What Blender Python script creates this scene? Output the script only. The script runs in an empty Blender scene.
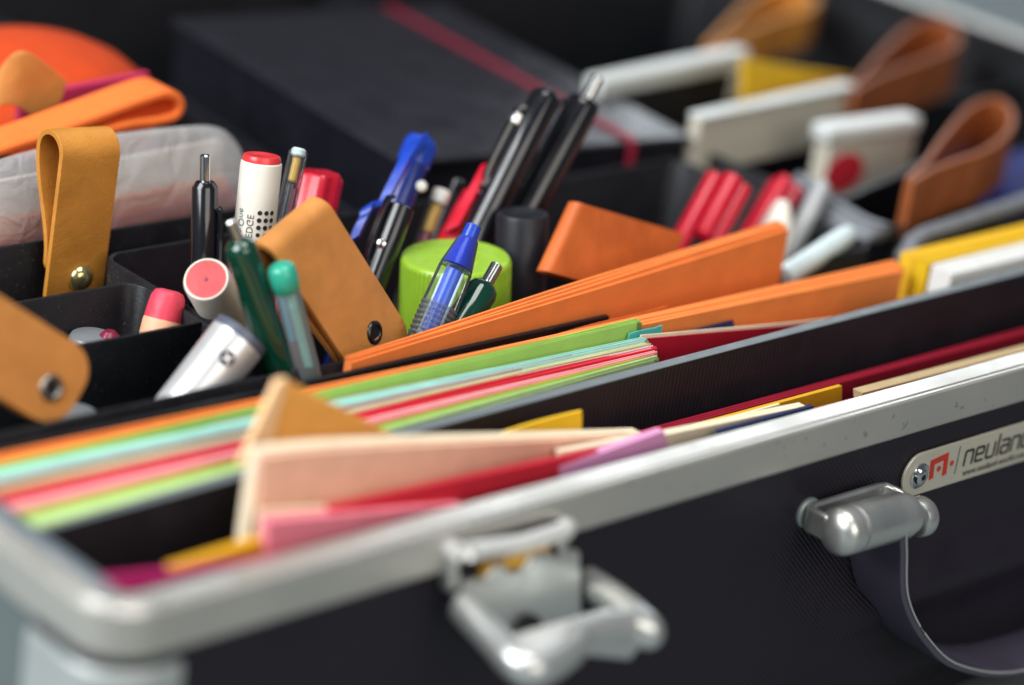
import bpy, bmesh, math, random
from mathutils import Vector, Matrix
random.seed(7)
V = Vector
S = bpy.context.scene
COL = S.collection

# ------------------------------------------------------------------ camera
F_PX = 2700.0
YAW, PITCH, ROLL = (math.radians(a) for a in (44.1, 21.9, 8.5))
D_ = V((math.cos(PITCH)*math.cos(YAW), math.cos(PITCH)*math.sin(YAW), -math.sin(PITCH)))
RT = D_.cross(V((0, 0, 1))).normalized()
UP = RT.cross(D_)
CR = math.cos(ROLL)*RT + math.sin(ROLL)*UP
CU = -math.sin(ROLL)*RT + math.cos(ROLL)*UP
H = 0.17                                             # height of the case rim over the table
def ray(x, y): return CR*((x-512)/F_PX) - CU*((y-342.5)/F_PX) + D_
CAM = V((0, 0, H)) - 0.86*ray(120, 600)
def A(x, y, Y):                                      # picture point on the upright plane at depth Y
    r = ray(x, y); return CAM + r*((Y-CAM.y)/r.y)
def Z(x, y, z=0.165):                                # picture point on the level plane at height z
    r = ray(x, y); return CAM + r*((z-CAM.z)/r.z)
def dist(p): return (V(p)-CAM).dot(D_)
def mm(px, p): return px*dist(p)/F_PX                # picture width -> metres at p

cd = bpy.data.cameras.new('camera'); cam = bpy.data.objects.new('camera', cd); COL.objects.link(cam)
cam.matrix_world = Matrix(((CR.x, CU.x, -D_.x, CAM.x), (CR.y, CU.y, -D_.y, CAM.y), (CR.z, CU.z, -D_.z, CAM.z), (0, 0, 0, 1)))
cd.sensor_width = 36; cd.lens = F_PX/1024*36
cd.clip_start = .05; cd.clip_end = 50
cd.dof.use_dof = True; cd.dof.focus_distance = 1.122; cd.dof.aperture_fstop = 2.85; cd.dof.aperture_blades = 0
S.camera = cam

# ------------------------------------------------------------------ materials
def lin(h):
    h = h.lstrip('#'); o = []
    for i in (0, 2, 4):
        c = int(h[i:i+2], 16)/255
        o.append(c/12.92 if c <= .04045 else ((c+.055)/1.055)**2.4)
    return (*o, 1)
M = {}
def mat(name, hexc, rough=.5, metal=0, var=.08, vscale=60, bump=.0, bscale=400, spec=.5, coat=0, trans=0, wave=None, sss=0, rvar=.08, specks=0, crease=0):
    m = bpy.data.materials.new(name); m.use_nodes = True
    n = m.node_tree; b = n.nodes['Principled BSDF']; L = n.links
    c = lin(hexc)
    tc = n.nodes.new('ShaderNodeTexCoord')
    no = n.nodes.new('ShaderNodeTexNoise'); no.inputs['Scale'].default_value = vscale; no.inputs['Detail'].default_value = 6
    L.new(tc.outputs['Object'], no.inputs['Vector'])
    mr = n.nodes.new('ShaderNodeMapRange'); mr.inputs['From Min'].default_value = .3; mr.inputs['From Max'].default_value = .7
    mr.inputs['To Min'].default_value = 1-var; mr.inputs['To Max'].default_value = 1+var
    L.new(no.outputs['Fac'], mr.inputs['Value'])
    mx = n.nodes.new('ShaderNodeVectorMath'); mx.operation = 'SCALE'; mx.inputs[0].default_value = c[:3]
    L.new(mr.outputs['Result'], mx.inputs['Scale'])
    col = mx.outputs['Vector']
    if specks:
        s2 = n.nodes.new('ShaderNodeTexNoise'); s2.inputs['Scale'].default_value = 700 if specks > 0 else 190; s2.inputs['Detail'].default_value = 2
        L.new(tc.outputs['Object'], s2.inputs['Vector'])
        r2 = n.nodes.new('ShaderNodeMapRange'); r2.inputs['From Min'].default_value = .66 if specks > 0 else .70; r2.inputs['From Max'].default_value = .74
        L.new(s2.outputs['Fac'], r2.inputs['Value'])
        mxs = n.nodes.new('ShaderNodeMix'); mxs.data_type = 'RGBA'
        mul = n.nodes.new('ShaderNodeMath'); mul.operation = 'MULTIPLY'; mul.inputs[1].default_value = abs(specks)
        L.new(r2.outputs['Result'], mul.inputs[0]); L.new(mul.outputs[0], mxs.inputs['Factor'])
        L.new(col, mxs.inputs['A']); mxs.inputs['B'].default_value = (.45, .45, .46, 1) if specks > 0 else (.05, .04, .03, 1)
        col = mxs.outputs['Result']
    L.new(col, b.inputs['Base Color'])
    r1 = n.nodes.new('ShaderNodeMapRange'); r1.inputs['From Min'].default_value = .3; r1.inputs['From Max'].default_value = .7
    r1.inputs['To Min'].default_value = max(.02, rough-rvar); r1.inputs['To Max'].default_value = min(1, rough+rvar)
    L.new(no.outputs['Fac'], r1.inputs['Value']); L.new(r1.outputs['Result'], b.inputs['Roughness'])
    b.inputs['Metallic'].default_value = metal
    b.inputs['Specular IOR Level'].default_value = spec
    b.inputs['Coat Weight'].default_value = coat; b.inputs['Coat Roughness'].default_value = .08
    if sss:
        b.inputs['Subsurface Weight'].default_value = sss; b.inputs['Subsurface Radius'].default_value = (.004, .002, .001)
        b.inputs['Subsurface Scale'].default_value = 1
    if bump or wave:
        bp = n.nodes.new('ShaderNodeBump'); bp.inputs['Distance'].default_value = .0004
        if wave:
            w = n.nodes.new('ShaderNodeTexWave'); w.inputs['Scale'].default_value = wave[1]; w.bands_direction = wave[0]
            w.inputs['Distortion'].default_value = 0
            mp = n.nodes.new('ShaderNodeMapping'); mp.inputs['Scale'].default_value = (1, 0, 1) if wave[0] != 'Y' else (1, 1, 1)
            L.new(tc.outputs['Object'], mp.inputs['Vector']); L.new(mp.outputs['Vector'], w.inputs['Vector']); src = w.outputs['Fac']
            if len(wave) > 3:
                mw = n.nodes.new('ShaderNodeMix'); mw.data_type = 'RGBA'; mw.blend_type = 'MULTIPLY'; mw.inputs['Factor'].default_value = wave[3]
                L.new(col, mw.inputs['A']); L.new(w.outputs['Color'], mw.inputs['B']); L.new(mw.outputs['Result'], b.inputs['Base Color'])
            bp.inputs['Strength'].default_value = wave[2]
        else:
            nb = n.nodes.new('ShaderNodeTexNoise'); nb.inputs['Scale'].default_value = bscale; nb.inputs['Detail'].default_value = 3
            L.new(tc.outputs['Object'], nb.inputs['Vector']); src = nb.outputs['Fac']
            bp.inputs['Strength'].default_value = bump
            if crease:
                n3 = n.nodes.new('ShaderNodeTexNoise'); n3.inputs['Scale'].default_value = 75; n3.inputs['Detail'].default_value = 5; n3.inputs['Distortion'].default_value = 1.5
                b3 = n.nodes.new('ShaderNodeBump'); b3.inputs['Distance'].default_value = .0016; b3.inputs['Strength'].default_value = crease
                L.new(tc.outputs['Object'], n3.inputs['Vector']); L.new(n3.outputs['Fac'], b3.inputs['Height']); L.new(b3.outputs['Normal'], bp.inputs['Normal'])
        L.new(src, bp.inputs['Height']); L.new(bp.outputs['Normal'], b.inputs['Normal'])
    M[name] = m; return m
def clear(name, hexc, tint=.85, gl=.06, milky=0.0, crumple=0):
    m = bpy.data.materials.new(name); m.use_nodes = True; n = m.node_tree; L = n.links
    n.nodes.remove(n.nodes['Principled BSDF']); out = n.nodes['Material Output']
    t = n.nodes.new('ShaderNodeBsdfTransparent'); c = lin(hexc); t.inputs['Color'].default_value = c
    g = n.nodes.new('ShaderNodeBsdfGlossy'); g.inputs['Roughness'].default_value = gl
    lw = n.nodes.new('ShaderNodeLayerWeight'); lw.inputs['Blend'].default_value = .16
    mx = n.nodes.new('ShaderNodeMixShader'); L.new(lw.outputs['Fresnel'], mx.inputs['Fac'])
    d = n.nodes.new('ShaderNodeBsdfDiffuse'); d.inputs['Color'].default_value = (.85, .88, .9, 1)
    tl = n.nodes.new('ShaderNodeBsdfTranslucent'); tl.inputs['Color'].default_value = (.85, .88, .9, 1)
    dd = n.nodes.new('ShaderNodeMixShader'); dd.inputs['Fac'].default_value = .4; L.new(d.outputs[0], dd.inputs[1]); L.new(tl.outputs[0], dd.inputs[2])
    m2 = n.nodes.new('ShaderNodeMixShader'); m2.inputs['Fac'].default_value = milky
    ml = n.nodes.new('ShaderNodeMath'); ml.operation = 'MULTIPLY_ADD'; ml.inputs[1].default_value = .30; ml.inputs[2].default_value = milky  # whitens edge-on plastic, standing in for refracted light
    L.new(lw.outputs['Facing'], ml.inputs[0]); L.new(ml.outputs[0], m2.inputs['Fac'])
    L.new(t.outputs[0], m2.inputs[1]); L.new(dd.outputs[0], m2.inputs[2])
    if crumple:
        tc = n.nodes.new('ShaderNodeTexCoord'); nz = n.nodes.new('ShaderNodeTexNoise'); nz.inputs['Scale'].default_value = 42; nz.inputs['Detail'].default_value = 5; nz.inputs['Distortion'].default_value = 1.2
        bp = n.nodes.new('ShaderNodeBump'); bp.inputs['Distance'].default_value = .006; bp.inputs['Strength'].default_value = crumple
        L.new(tc.outputs['Object'], nz.inputs['Vector']); L.new(nz.outputs['Fac'], bp.inputs['Height'])
        for q in (g, d, tl): L.new(bp.outputs['Normal'], q.inputs['Normal'])
        L.new(bp.outputs['Normal'], lw.inputs['Normal'])
    L.new(m2.outputs[0], mx.inputs[1]); L.new(g.outputs[0], mx.inputs[2]); L.new(mx.outputs[0], out.inputs['Surface'])
    M[name] = m; return m

mat('aluminium', '#c0bdb6', .34, .6, .05, 25, .14, 1100, specks=-.4, rvar=.12)
mat('corner_metal', '#b7bcba', .42, .45, .03, 30)
mat('side_sheet', '#667070', .5, .2, .05, 20)
mat('chrome', '#d6d8d6', .16, 1, .03)
mat('satin_metal', '#d2d3ce', .33, .9, .03)
mat('lever_metal', '#cdcfcc', .30, .75, .03, 40, rvar=.04)
mat('worn_metal', '#97948e', .36, .9)
mat('dark_metal', '#4a4744', .3, .9)
mat('lug_metal', '#8f9a97', .48, .6, .05)
mat('recess_shade', '#1c1920', .42, 0, .12, 50, .5, 1400)
mat('brass', '#b98a30', .3, 1, .06)
mat('laminate', '#231d28', .44, 0, .14, 40, wave=('DIAGONAL', 262, .5, .3), spec=.3)
mat('black_plastic', '#1b1c23', .36, 0, .08, 60, .12, 500)
mat('black_gloss', '#17181d', .17, 0, .06, 60, coat=.3)
mat('handle_plastic', '#4a4656', .35, 0, .06, 60, .1, 700)
mat('handle_glint', '#a5a8aa', .35, .2)
mat('tray', '#121419', .46, 0, .14, 60, .3, 600, spec=.34, specks=.10)
mat('divider', '#2a262d', .42, 0, .08, 50, wave=('X', 140, .35, .22), spec=.45)
mat('divider_lit_edge', '#636b6f', .5, 0, .06, 80)
mat('liner', '#59636a', .45, 0, .06, 60, .15, 400)  # lit grey sheen of the black left liner, put into its colour
mat('inside_black', '#111217', .7, 0, .1, 40)
mat('table', '#727c7e', .6, 0, .06, 12, .1, 300)
mat('notebook', '#2a2a31', .30, 0, .05, 40, .2, 900, spec=.5)
mat('page', '#c9c3b2', .8, wave=('Z', 500, .4))
mat('elastic', '#8f1634', .6, 0, .06, 200, .3, 1500)
mat('leather', '#d08b47', .44, 0, .15, 50, .5, 1000, crease=.22, spec=.45)
mat('leather_amber', '#cf8b38', .44, 0, .15, 50, .5, 1000, crease=.22, spec=.45)
mat('leather_rust', '#cb652b', .46, 0, .15, 50, .5, 1000, crease=.22)
mat('leather_brown', '#9a5429', .5, 0, .15, 50, .5, 1000, crease=.22)
mat('leather_red', '#96482f', .5, 0, .12, 45, .3, 900)
for k, h in dict(orange='#f58b46', orange_deep='#ea7434', green='#b2db70', lime='#bccf45', pale_green='#cbe8a2', mint='#b2e8dc', cyan='#55bdb8',
                 cream='#e2e0b0', ivory='#f3e2c4', peach='#fbc4a8', pink='#f58494', rose='#fbb2b8', red='#d32b3c', crimson='#b3122c', dark_red='#92122b',
                 maroon='#6a0f22', mustard='#dba31f', yellow='#f0c02c', gold='#e2b81c', lilac='#e9a3cf', magenta='#c2266f', purple='#6a3a86', navy='#262d55',
                 beige='#cbb38a', tan='#f0aa55', white='#e4e5e2', mauve='#b79aa8', coral='#fb90a0').items():
    mat('paper_'+k, h, .82, 0, .055, 90, .35, 1100, spec=.25, sss=.0)
for k, h in dict(red='#cf1832', coral='#e03a3e', blue='#2145b4', blue_dark='#1b2f7e', green='#0b4a36', teal='#2fa58b', lime='#9cc737', white='#ece9e2', ice='#cfe0e3', amber='#c69a35',
                 dark='#23232b', pinkred='#c3152f', wine='#7c1f3c', cyanblue='#79b4e6', grey='#a9acad', blue_bright='#2f5cd0', smoke='#7b7f83').items():
    mat('plastic_'+k, h, .28, 0, .05, 80, .06, 700, coat=.15, spec=.5)
mat('cap_black', '#202127', .42, 0, .05, 80, .1, 700, spec=.35)
mat('green_gloss', '#083c2c', .10, 0, .05, 80, coat=.8)
mat('marker_body', '#e7e2d6', .38, 0, .03, 60, .05, 700)
mat('crayon', '#dd3f55', .5, 0, .12, 220, .5, 500)
mat('crayon_base', '#f0b28e', .55, 0, .06)
mat('silver_plastic', '#dedede', .33, .5, .03, 60)
mat('ink', '#28272a', .6); mat('print_grey', '#5c5b58', .6)
mat('logo_red', '#c8321f', .5)
mat('plate', '#cfcab9', .34, .3, .03, 40)
mat('felt_orange', '#cb4208', .9, 0, .08, 90, .5, 900)
mat('felt_band', '#ff7a30', .85, 0, .06, 90, .4, 900)
mat('felt_pink', '#c42a58', .9, 0, .08, 90, .4, 900)
mat('grey_fabric', '#7b7f86', .75, 0, .1, 120, .5, 1100)
mat('stitch', '#22242c', .8)
mat('box_white', '#d4d9d7', .4, 0, .02, 40)
mat('box_face', '#cbc6b6', .6, 0, .04, 40)
mat('blue_cloth', '#16246b', .8, 0, .1, 60)
clear('clear_plastic', '#f2f6f8', milky=.02); clear('clear_frost', '#f2f6f8', milky=.12); clear('clear_blue', '#b4cbf6', milky=.02); clear('clear_teal', '#bfe6de', milky=.2)
clear('bag_film', '#f6f2ec', gl=.28, milky=.44, crumple=.8)

# ------------------------------------------------------------------ mesh helpers
BASE = {}
class MB:
    def __init__(s): s.bm = bmesh.new()
    def v(s, p): return s.bm.verts.new(V(p))
    def face(s, vs):
        try: return s.bm.faces.new(vs)
        except ValueError: return None
    def loft(s, rings, closed=True, caps=True, ring_closed=False):
        R = [[s.v(p) for p in r] for r in rings]; n = len(R[0])
        pairs = list(zip(R[:-1], R[1:])) + ([(R[-1], R[0])] if ring_closed else [])
        for a, b in pairs:
            for i in range(n if closed else n-1):
                j = (i+1) % n; s.face([a[i], a[j], b[j], b[i]])
        if caps and closed and not ring_closed: s.face(R[0][::-1]); s.face(R[-1])
        return s
    def hexa(s, f, b):                                # two matching quads
        return s.loft([f, b])
    def box(s, lo, hi):
        x0, y0, z0 = lo; x1, y1, z1 = hi
        return s.loft([[(x0,y0,z0),(x1,y0,z0),(x1,y1,z0),(x0,y1,z0)], [(x0,y0,z1),(x1,y0,z1),(x1,y1,z1),(x0,y1,z1)]])
    def lathe(s, base, axis, prof, seg=32, squash=None):
        ax = V(axis).normalized(); u = ax.orthogonal().normalized(); w = ax.cross(u); rings = []
        for t, r in prof:
            c = V(base)+ax*t
            rings.append([c+(u*math.cos(2*math.pi*i/seg)+w*math.sin(2*math.pi*i/seg))*max(r, 1e-5) for i in range(seg)])
        return s.loft(rings)
    def tube(s, path, r, seg=12, flat=None, ref=None):
        P = [V(p) for p in path]; rings = []
        for i, p in enumerate(P):
            t = (P[min(i+1, len(P)-1)]-P[max(i-1, 0)]).normalized()
            n = (V(ref)-t*V(ref).dot(t)).normalized() if ref else t.orthogonal().normalized()
            b = t.cross(n)
            ra, rb = (r, r) if flat is None else flat
            rings.append([p+n*ra*math.cos(2*math.pi*k/seg)+b*rb*math.sin(2*math.pi*k/seg) for k in range(seg)])
        return s.loft(rings)
    def ribbon(s, path, wvecs, th, normals=None):     # strip of thickness th along path; wvecs half-width vectors
        P = [V(p) for p in path]; rings = []
        for i, p in enumerate(P):
            t = (P[min(i+1, len(P)-1)]-P[max(i-1, 0)]).normalized()
            w = V(wvecs[i]); n = t.cross(w).normalized()*th/2
            rings.append([p-w-n, p+w-n, p+w+n, p-w+n])
        return s.loft(rings)
    def prism(s, poly, vec):
        return s.loft([[V(p) for p in poly], [V(p)+V(vec) for p in poly]])
    def slab(s, FL, FR, BR, BL, depthL, depthR=None, layers=1, nx=24, jag=.0005, bulge=0, seed=1, endjag=0.0, down=V((0,0,-1)), groove=.0006):
        """upright pile of cards: front top edge FL-FR, back top edge BL-BR, depth below the edge"""
        rnd = random.Random(seed); depthR = depthL if depthR is None else depthR
        FL, FR, BR, BL = map(V, (FL, FR, BR, BL))
        hts = [rnd.uniform(-jag, jag) for _ in range(layers)]; phs = [rnd.uniform(0, 6.28) for _ in range(layers)]; fr_ = [rnd.uniform(3, 9) for _ in range(layers)]
        le = [rnd.uniform(0, endjag) for _ in range(layers)]; re = [rnd.uniform(0, endjag) for _ in range(layers)]
        rings = []
        for i in range(nx+1):
            u = i/nx; bl = bulge*math.sin(math.pi*u); ring = []
            dep = depthL+(depthR-depthL)*u
            def pt(v, dz, k=None):
                a, b = FL.lerp(FR, u), BL.lerp(BR, u)
                p = a.lerp(b, v)
                if k is not None:
                    ex = (FR-FL).normalized(); p = p+ex*((le[k] if u < .5 else 0)*(1-min(1, u*nx)) - (re[k])*(1 if i == nx else 0))
                return p+V((0, bl, 0))+V((0, 0, dz))
            ring.append(pt(0, 0)+down*dep)
            for k in range(layers):
                v0, v1 = k/layers, (k+1)/layers; g = .18/layers
                hk = hts[k]+jag*.45*math.sin(phs[k]+fr_[k]*u); ring.append(pt(v0+g, hk, k)); ring.append(pt(v1-g, hk, k))
                if k < layers-1: ring.append(pt(v1, min(hts[k], hts[k+1])-groove))
            ring.append(pt(1, 0)+down*dep)
            rings.append(ring)
        return s.loft(rings)
    def build(s, name, m, parent=None, label=None, cat=None, group=None, bevel=0, angle=35, kind=None, bseg=2, base=None):
        me = bpy.data.meshes.new(name)
        bmesh.ops.recalc_face_normals(s.bm, faces=s.bm.faces[:])
        if parent is not None: b = BASE[parent.name]
        elif base is not None: b = V(base)
        else:
            xs = [v.co for v in s.bm.verts]
            lo = V([min(c[i] for c in xs) for i in range(3)]); hi = V([max(c[i] for c in xs) for i in range(3)])
            b = V(((lo.x+hi.x)/2, (lo.y+hi.y)/2, lo.z))
        bmesh.ops.translate(s.bm, verts=s.bm.verts[:], vec=-b)
        s.bm.to_mesh(me); s.bm.free()
        for p in me.polygons: p.use_smooth = True
        me.set_sharp_from_angle(angle=math.radians(angle))
        if isinstance(m, str): m = M[m]
        me.materials.append(m)
        o = bpy.data.objects.new(name, me); COL.objects.link(o)
        if parent is not None: o.parent = parent
        else: o.location = b
        BASE[o.name] = b
        if bevel:
            bv = o.modifiers.new('bevel', 'BEVEL'); bv.width = bevel; bv.segments = bseg; bv.limit_method = 'ANGLE'; bv.angle_limit = math.radians(40)
            bv.harden_normals = False
        tag(o, label, cat, group, kind)
        return o
def tag(o, label=None, cat=None, group=None, kind=None):
    for k, v in (('label', label), ('category', cat), ('group', group), ('kind', kind)):
        if v: o[k] = v
    return o
def thing(name, loc, label, cat, group=None):
    o = bpy.data.objects.new(name, None); COL.objects.link(o); o.location = loc; o.empty_display_size = .01
    BASE[o.name] = V(loc); return tag(o, label, cat, group)
def text_mesh(txt, size, o, ux, uz, extr=.0001, space=1.0):
    """lettering as mesh faces at o, along ux, up uz"""
    cu = bpy.data.curves.new('t', 'FONT'); cu.body = txt; cu.size = size; cu.extrude = extr; cu.space_character = space
    ob = bpy.data.objects.new('t', cu); me = bpy.data.meshes.new_from_object(ob)
    bpy.data.objects.remove(ob); mb = MB(); mb.bm.from_mesh(me); bpy.data.meshes.remove(me)
    un = ux.cross(uz)
    for v in mb.bm.verts: v.co = o+ux*v.co.x+uz*v.co.y+un*v.co.z
    return mb

# ------------------------------------------------------------------ setting
mb = MB(); mb.box((-3, -3, -.02), (5, 5, 0)); mb.build('table_top', 'table', kind='structure')

# ------------------------------------------------------------------ the case
CW, CD = .915, .62
case = thing('case', (CW/2, CD/2, 0), 'open black hard case with a silver aluminium rim, packed with papers and pens', 'case')
def rr_path(off, r=.007, n=8):                       # rounded rectangle round the opening, offset outwards
    pts = []; R = r+off
    for cx, cy, a0 in ((r, r, 180), (CW-r, r, 270), (CW-r, CD-r, 0), (r, CD-r, 90)):
        for k in range(n+1):
            a = math.radians(a0+90*k/n); pts.append((cx+R*math.cos(a), cy+R*math.sin(a)))
    return pts
prof = [(0, .156), (0, .1704), (.0006, .1710), (.0092, .1710), (.0097, .1702), (.0104, .1702), (.0109, .1712), (.0122, .1712), (.0131, .1705), (.0132, .1698), (.0132, .1552), (.0125, .1542), (.0110, .1538), (.004, .1538)]
paths = [rr_path(d) for d, z in prof]
mb = MB(); n = len(paths[0])
mb.loft([[(paths[j][i][0], paths[j][i][1], prof[j][1]) for j in range(len(prof))] for i in range(n)], ring_closed=True)
mb.build('rim_frame', 'aluminium', case, angle=24)
# body panels
mb = MB(); mb.box((.012, -.0105, .012), (CW-.012, -.006, .1536)); front = mb.build('front_panel', 'laminate', case)
mb = MB(); mb.box((CW-.001, -.006, .012), (CW+.0095, CD+.006, .1536)); mb.build('side_panel', 'laminate', case)
mb = MB(); mb.box((-.0100, .012, .012), (-.003, CD-.006, .1536)); mb.build('side_panel', 'side_sheet', case, label='grey side panel')
mb = MB(); mb.box((.012, CD+.001, .012), (CW-.012, CD+.0095, .1536)); mb.build('back_panel', 'laminate', case)
mb = MB(); mb.box((-.008, -.005, .006), (CW+.008, CD+.008, .0118)); mb.build('bottom', 'inside_black', case)
# near corner guard and corner cap
def corner_strip(d0, d1, z0, z1, yext, xext, r=.007, n=14):
    def pth(d):
        p = [(-d, yext)] + [(r+(r+d)*math.cos(math.radians(180+90*k/n)), r+(r+d)*math.sin(math.radians(180+90*k/n))) for k in range(n+1)] + [(xext, -d)]
        return p
    a, b = pth(d0), pth(d1)
    return MB().loft([[(a[i][0], a[i][1], z0), (b[i][0], b[i][1], z0), (b[i][0], b[i][1], z1), (a[i][0], a[i][1], z1)] for i in range(len(a))])
corner_strip(.0102, .0145, .010, .1495, .030, .0175).build('corner_guard', 'corner_metal', case, bevel=.0012)
corner_strip(.0030, .0108, .1695, .1720, .036, .012).build('corner_cap', 'aluminium', case, bevel=.001)
corner_strip(.0102, .0122, .1495, .1534, .028, .014).build('corner_joint', 'black_plastic', case)
# liners and dividers inside
mb = MB(); mb.box((CW-.0022, .003, .012), (CW-.0003, CD-.004, .1703)); mb.build('liner', 'inside_black', case)
mb = MB(); mb.box((.003, CD-.0022, .012), (CW-.003, CD-.0003, .1703)); mb.build('liner', 'inside_black', case)
mb = MB(); mb.box((-.0042, .0030, .1545), (.0020, CD-.004, .1732)); mb.build('liner', 'liner', case, bevel=.0022, bseg=3)
mb = MB(); mb.box((.0001, .0030, .012), (.0019, CD-.004, .1544)); mb.build('liner', 'inside_black', case)
mb = MB(); mb.box((.006, .0004, .012), (CW-.004, .0016, .1672)); mb.build('liner', 'inside_black', case)
mb = MB(); mb.hexa([(.0025, .0585, .013), (CW-.003, .0585, .013), (CW-.003, .0585, .1785), (.0025, .0585, .1652)], [(.0025, .0632, .013), (CW-.003, .0632, .013), (CW-.003, .0632, .1785), (.0025, .0632, .1652)])
dv = mb.build('divider', 'divider', case)
mb = MB(); mb.hexa([(.0025, .0583, .1653), (CW-.003, .0583, .1786), (CW-.003, .0583, .1792), (.0025, .0583, .1659)], [(.0025, .0634, .1653), (CW-.003, .0634, .1786), (CW-.003, .0634, .1792), (.0025, .0634, .1659)])
mb.build('lit_edge_strip', 'divider_lit_edge', dv, bevel=.0004)  # lighter strip painting the light on the black divider's top edge
mb = MB(); mb.hexa([(.0025, .1186, .013), (.340, .1186, .013), (.340, .1186, .1650), (.0025, .1186, .1652)], [(.0025, .1212, .013), (.340, .1212, .013), (.340, .1212, .1650), (.0025, .1212, .1652)])
mb.build('divider', 'tray', case, bevel=.0005)

# open lid leaning back behind the case
mb = MB(); lx0, lx1 = -.012, CW+.012; ly, lz = CD+.020, .168; tl = math.radians(12); hh = .42
def lp(x, h, d): return V((x, ly+h*math.sin(tl)+d*math.cos(tl), lz+h*math.cos(tl)-d*math.sin(tl)))
mb.loft([[lp(lx0, 0, .085), lp(lx1, 0, .085), lp(lx1, hh, .085), lp(lx0, hh, .085)], [lp(lx0, 0, 0), lp(lx1, 0, 0), lp(lx1, hh, 0), lp(lx0, hh, 0)],
         [lp(lx0+.012, .012, 0), lp(lx1-.012, .012, 0), lp(lx1-.012, hh-.012, 0), lp(lx0+.012, hh-.012, 0)], [lp(lx0+.014, .014, .06), lp(lx1-.014, .014, .06), lp(lx1-.014, hh-.014, .06), lp(lx0+.014, hh-.014, .06)]])
mb.build('lid', 'inside_black', case)
# latch -----------------------------------------------------------------
YP = -.0105
latch = MB(); latch.hexa([(.149, YP-.004, .1285), (.1905, YP-.004, .1285), (.1905, YP-.004, .1500), (.133, YP-.004, .1500)], [(.148, YP, .1275), (.1915, YP, .1275), (.1915, YP, .1512), (.132, YP, .1512)])
latch = latch.build('latch', 'satin_metal', case, bevel=.0008)
b0, b1 = A(462, 556, -.020), A(572, 531, -.020)
mb = MB(); mb.tube([b0+V((0, .008, -.001)), b0+V((.0005, .002, .0005)), b0+V((.003, 0, .001)), b0.lerp(b1, .5)+V((0, -.001, 0)), b1+V((-.003, 0, .001)), b1+V((-.0005, .002, .0005)), b1+V((0, .008, -.001))], .0034, 14)
mat('nickel', '#e2e2de', .35, .35, .03); mb.build('hook_bar', 'nickel', latch)
for p in (b0, b1):
    q = p+V((0, .003, 0)); mb = MB(); mb.prism([q+V((-.0020, 0, -.001)), q+V((.0020, 0, -.001)), q+V((.0026, -.002, -.015)), q+V((-.002, -.002, -.015))], (0, .006, 0)); mb.build('cheek', 'satin_metal', latch, bevel=.001)
mb = MB(); mb.box((.1335, -.0152, .1450), (.1835, -.0148, .1640)); mb.build('recess_shade', 'inside_black', latch)  # black sheet standing in for the shade in the gap under the bar
mb = MB(); c = b0.lerp(b1, .55); mb.box((c.x-.018, -.0185, .1500), (c.x+.016, -.0155, .1570)); mb.build('spring_plate', 'brass', latch, bevel=.0006)
mb = MB(); mb.prism([(.134, -.0195, .1515), (.145, -.0195, .1512), (.148, -.0195, .1548), (.153, -.0195, .1548), (.156, -.0195, .1500), (.163, -.0195, .1500), (.166, -.0195, .1548), (.174, -.0195, .1545), (.178, -.0195, .1515), (.1915, -.0195, .1505), (.1935, -.0245, .1210), (.152, -.0245, .1225), (.138, -.0225, .1330)], (0, .0035, 0)); mb.build('catch_plate', 'lever_metal', latch, bevel=.0008)
mb = MB(); cc = A(528, 632, -.0255); mb.lathe(cc+V((0, .002, 0)), (0, -1, .22), [(0, .0062), (.0032, .0062)], 24); mb.build('keyhole', 'inside_black', latch)
# lever: bail that stands off the panel, joined by a thin web
a0, a1 = A(462, 606, -.022), A(588, 582, -.018)
e0, e1 = A(528, 672, -.062), A(650, 634, -.062)
def arc(pts, n=8):
    out = []; P = [V(p) for p in pts]
    for i in range(len(P)-1):
        p0, p1, p2, p3 = P[max(i-1, 0)], P[i], P[i+1], P[min(i+2, len(P)-1)]
        for k in range(n):
            t = k/n; out.append(.5*((2*p1)+(p2-p0)*t+(2*p0-5*p1+4*p2-p3)*t*t+(3*p1-p0-3*p2+p3)*t**3))
    return out+[P[-1]]
m1 = e0.lerp(e1, .36)+V((0, .002, .0015)); m2 = e0.lerp(e1, .52)+V((0, .006, .004))
mb = MB(); mb.tube(arc([a0, a0.lerp(e0, .5)+V((-.001, -.002, 0)), e0+V((-.001, .005, .001)), e0+V((.004, -.001, 0)), m1, m2, e1+V((-.008, .004, .004)), e1+V((-.001, -.001, .001)), e1+V((.002, .006, .001)), a1.lerp(e1, .45)+V((.001, -.001, .001)), a1], 7), .0050, 16, flat=(.0062, .0050), ref=(0, 0, 1))
mb.build('lever', 'lever_metal', latch)
wl, wr = a0.lerp(e0, .50)+V((.003, 0, -.001)), a1.lerp(e1, .42)+V((-.003, 0, -.001))
mb = MB(); mb.hexa([wl, wr, e1+V((-.003, .003, -.0005)), e0+V((.003, .003, -.0005))], [p_+V((0, .0008, -.0016)) for p_ in (wl, wr, e1+V((-.003, .003, -.0005)), e0+V((.003, .003, -.0005)))])
mb.build('lever_web', 'nickel', latch)
mb = MB(); lp0, lp1 = m2+V((-.004, -.0020, -.001)), e1+V((-.004, -.0020, -.001)); mb.hexa([lp0, lp1, lp1+V((-.003, .003, -.0085)), lp0+V((.005, .003, -.0080))], [p_+V((0, .0022, 0)) for p_ in (lp0, lp1, lp1+V((-.003, .003, -.0085)), lp0+V((.005, .003, -.0080)))]); mb.build('lever_lip', 'lever_metal', latch, bevel=.0008)

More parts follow.
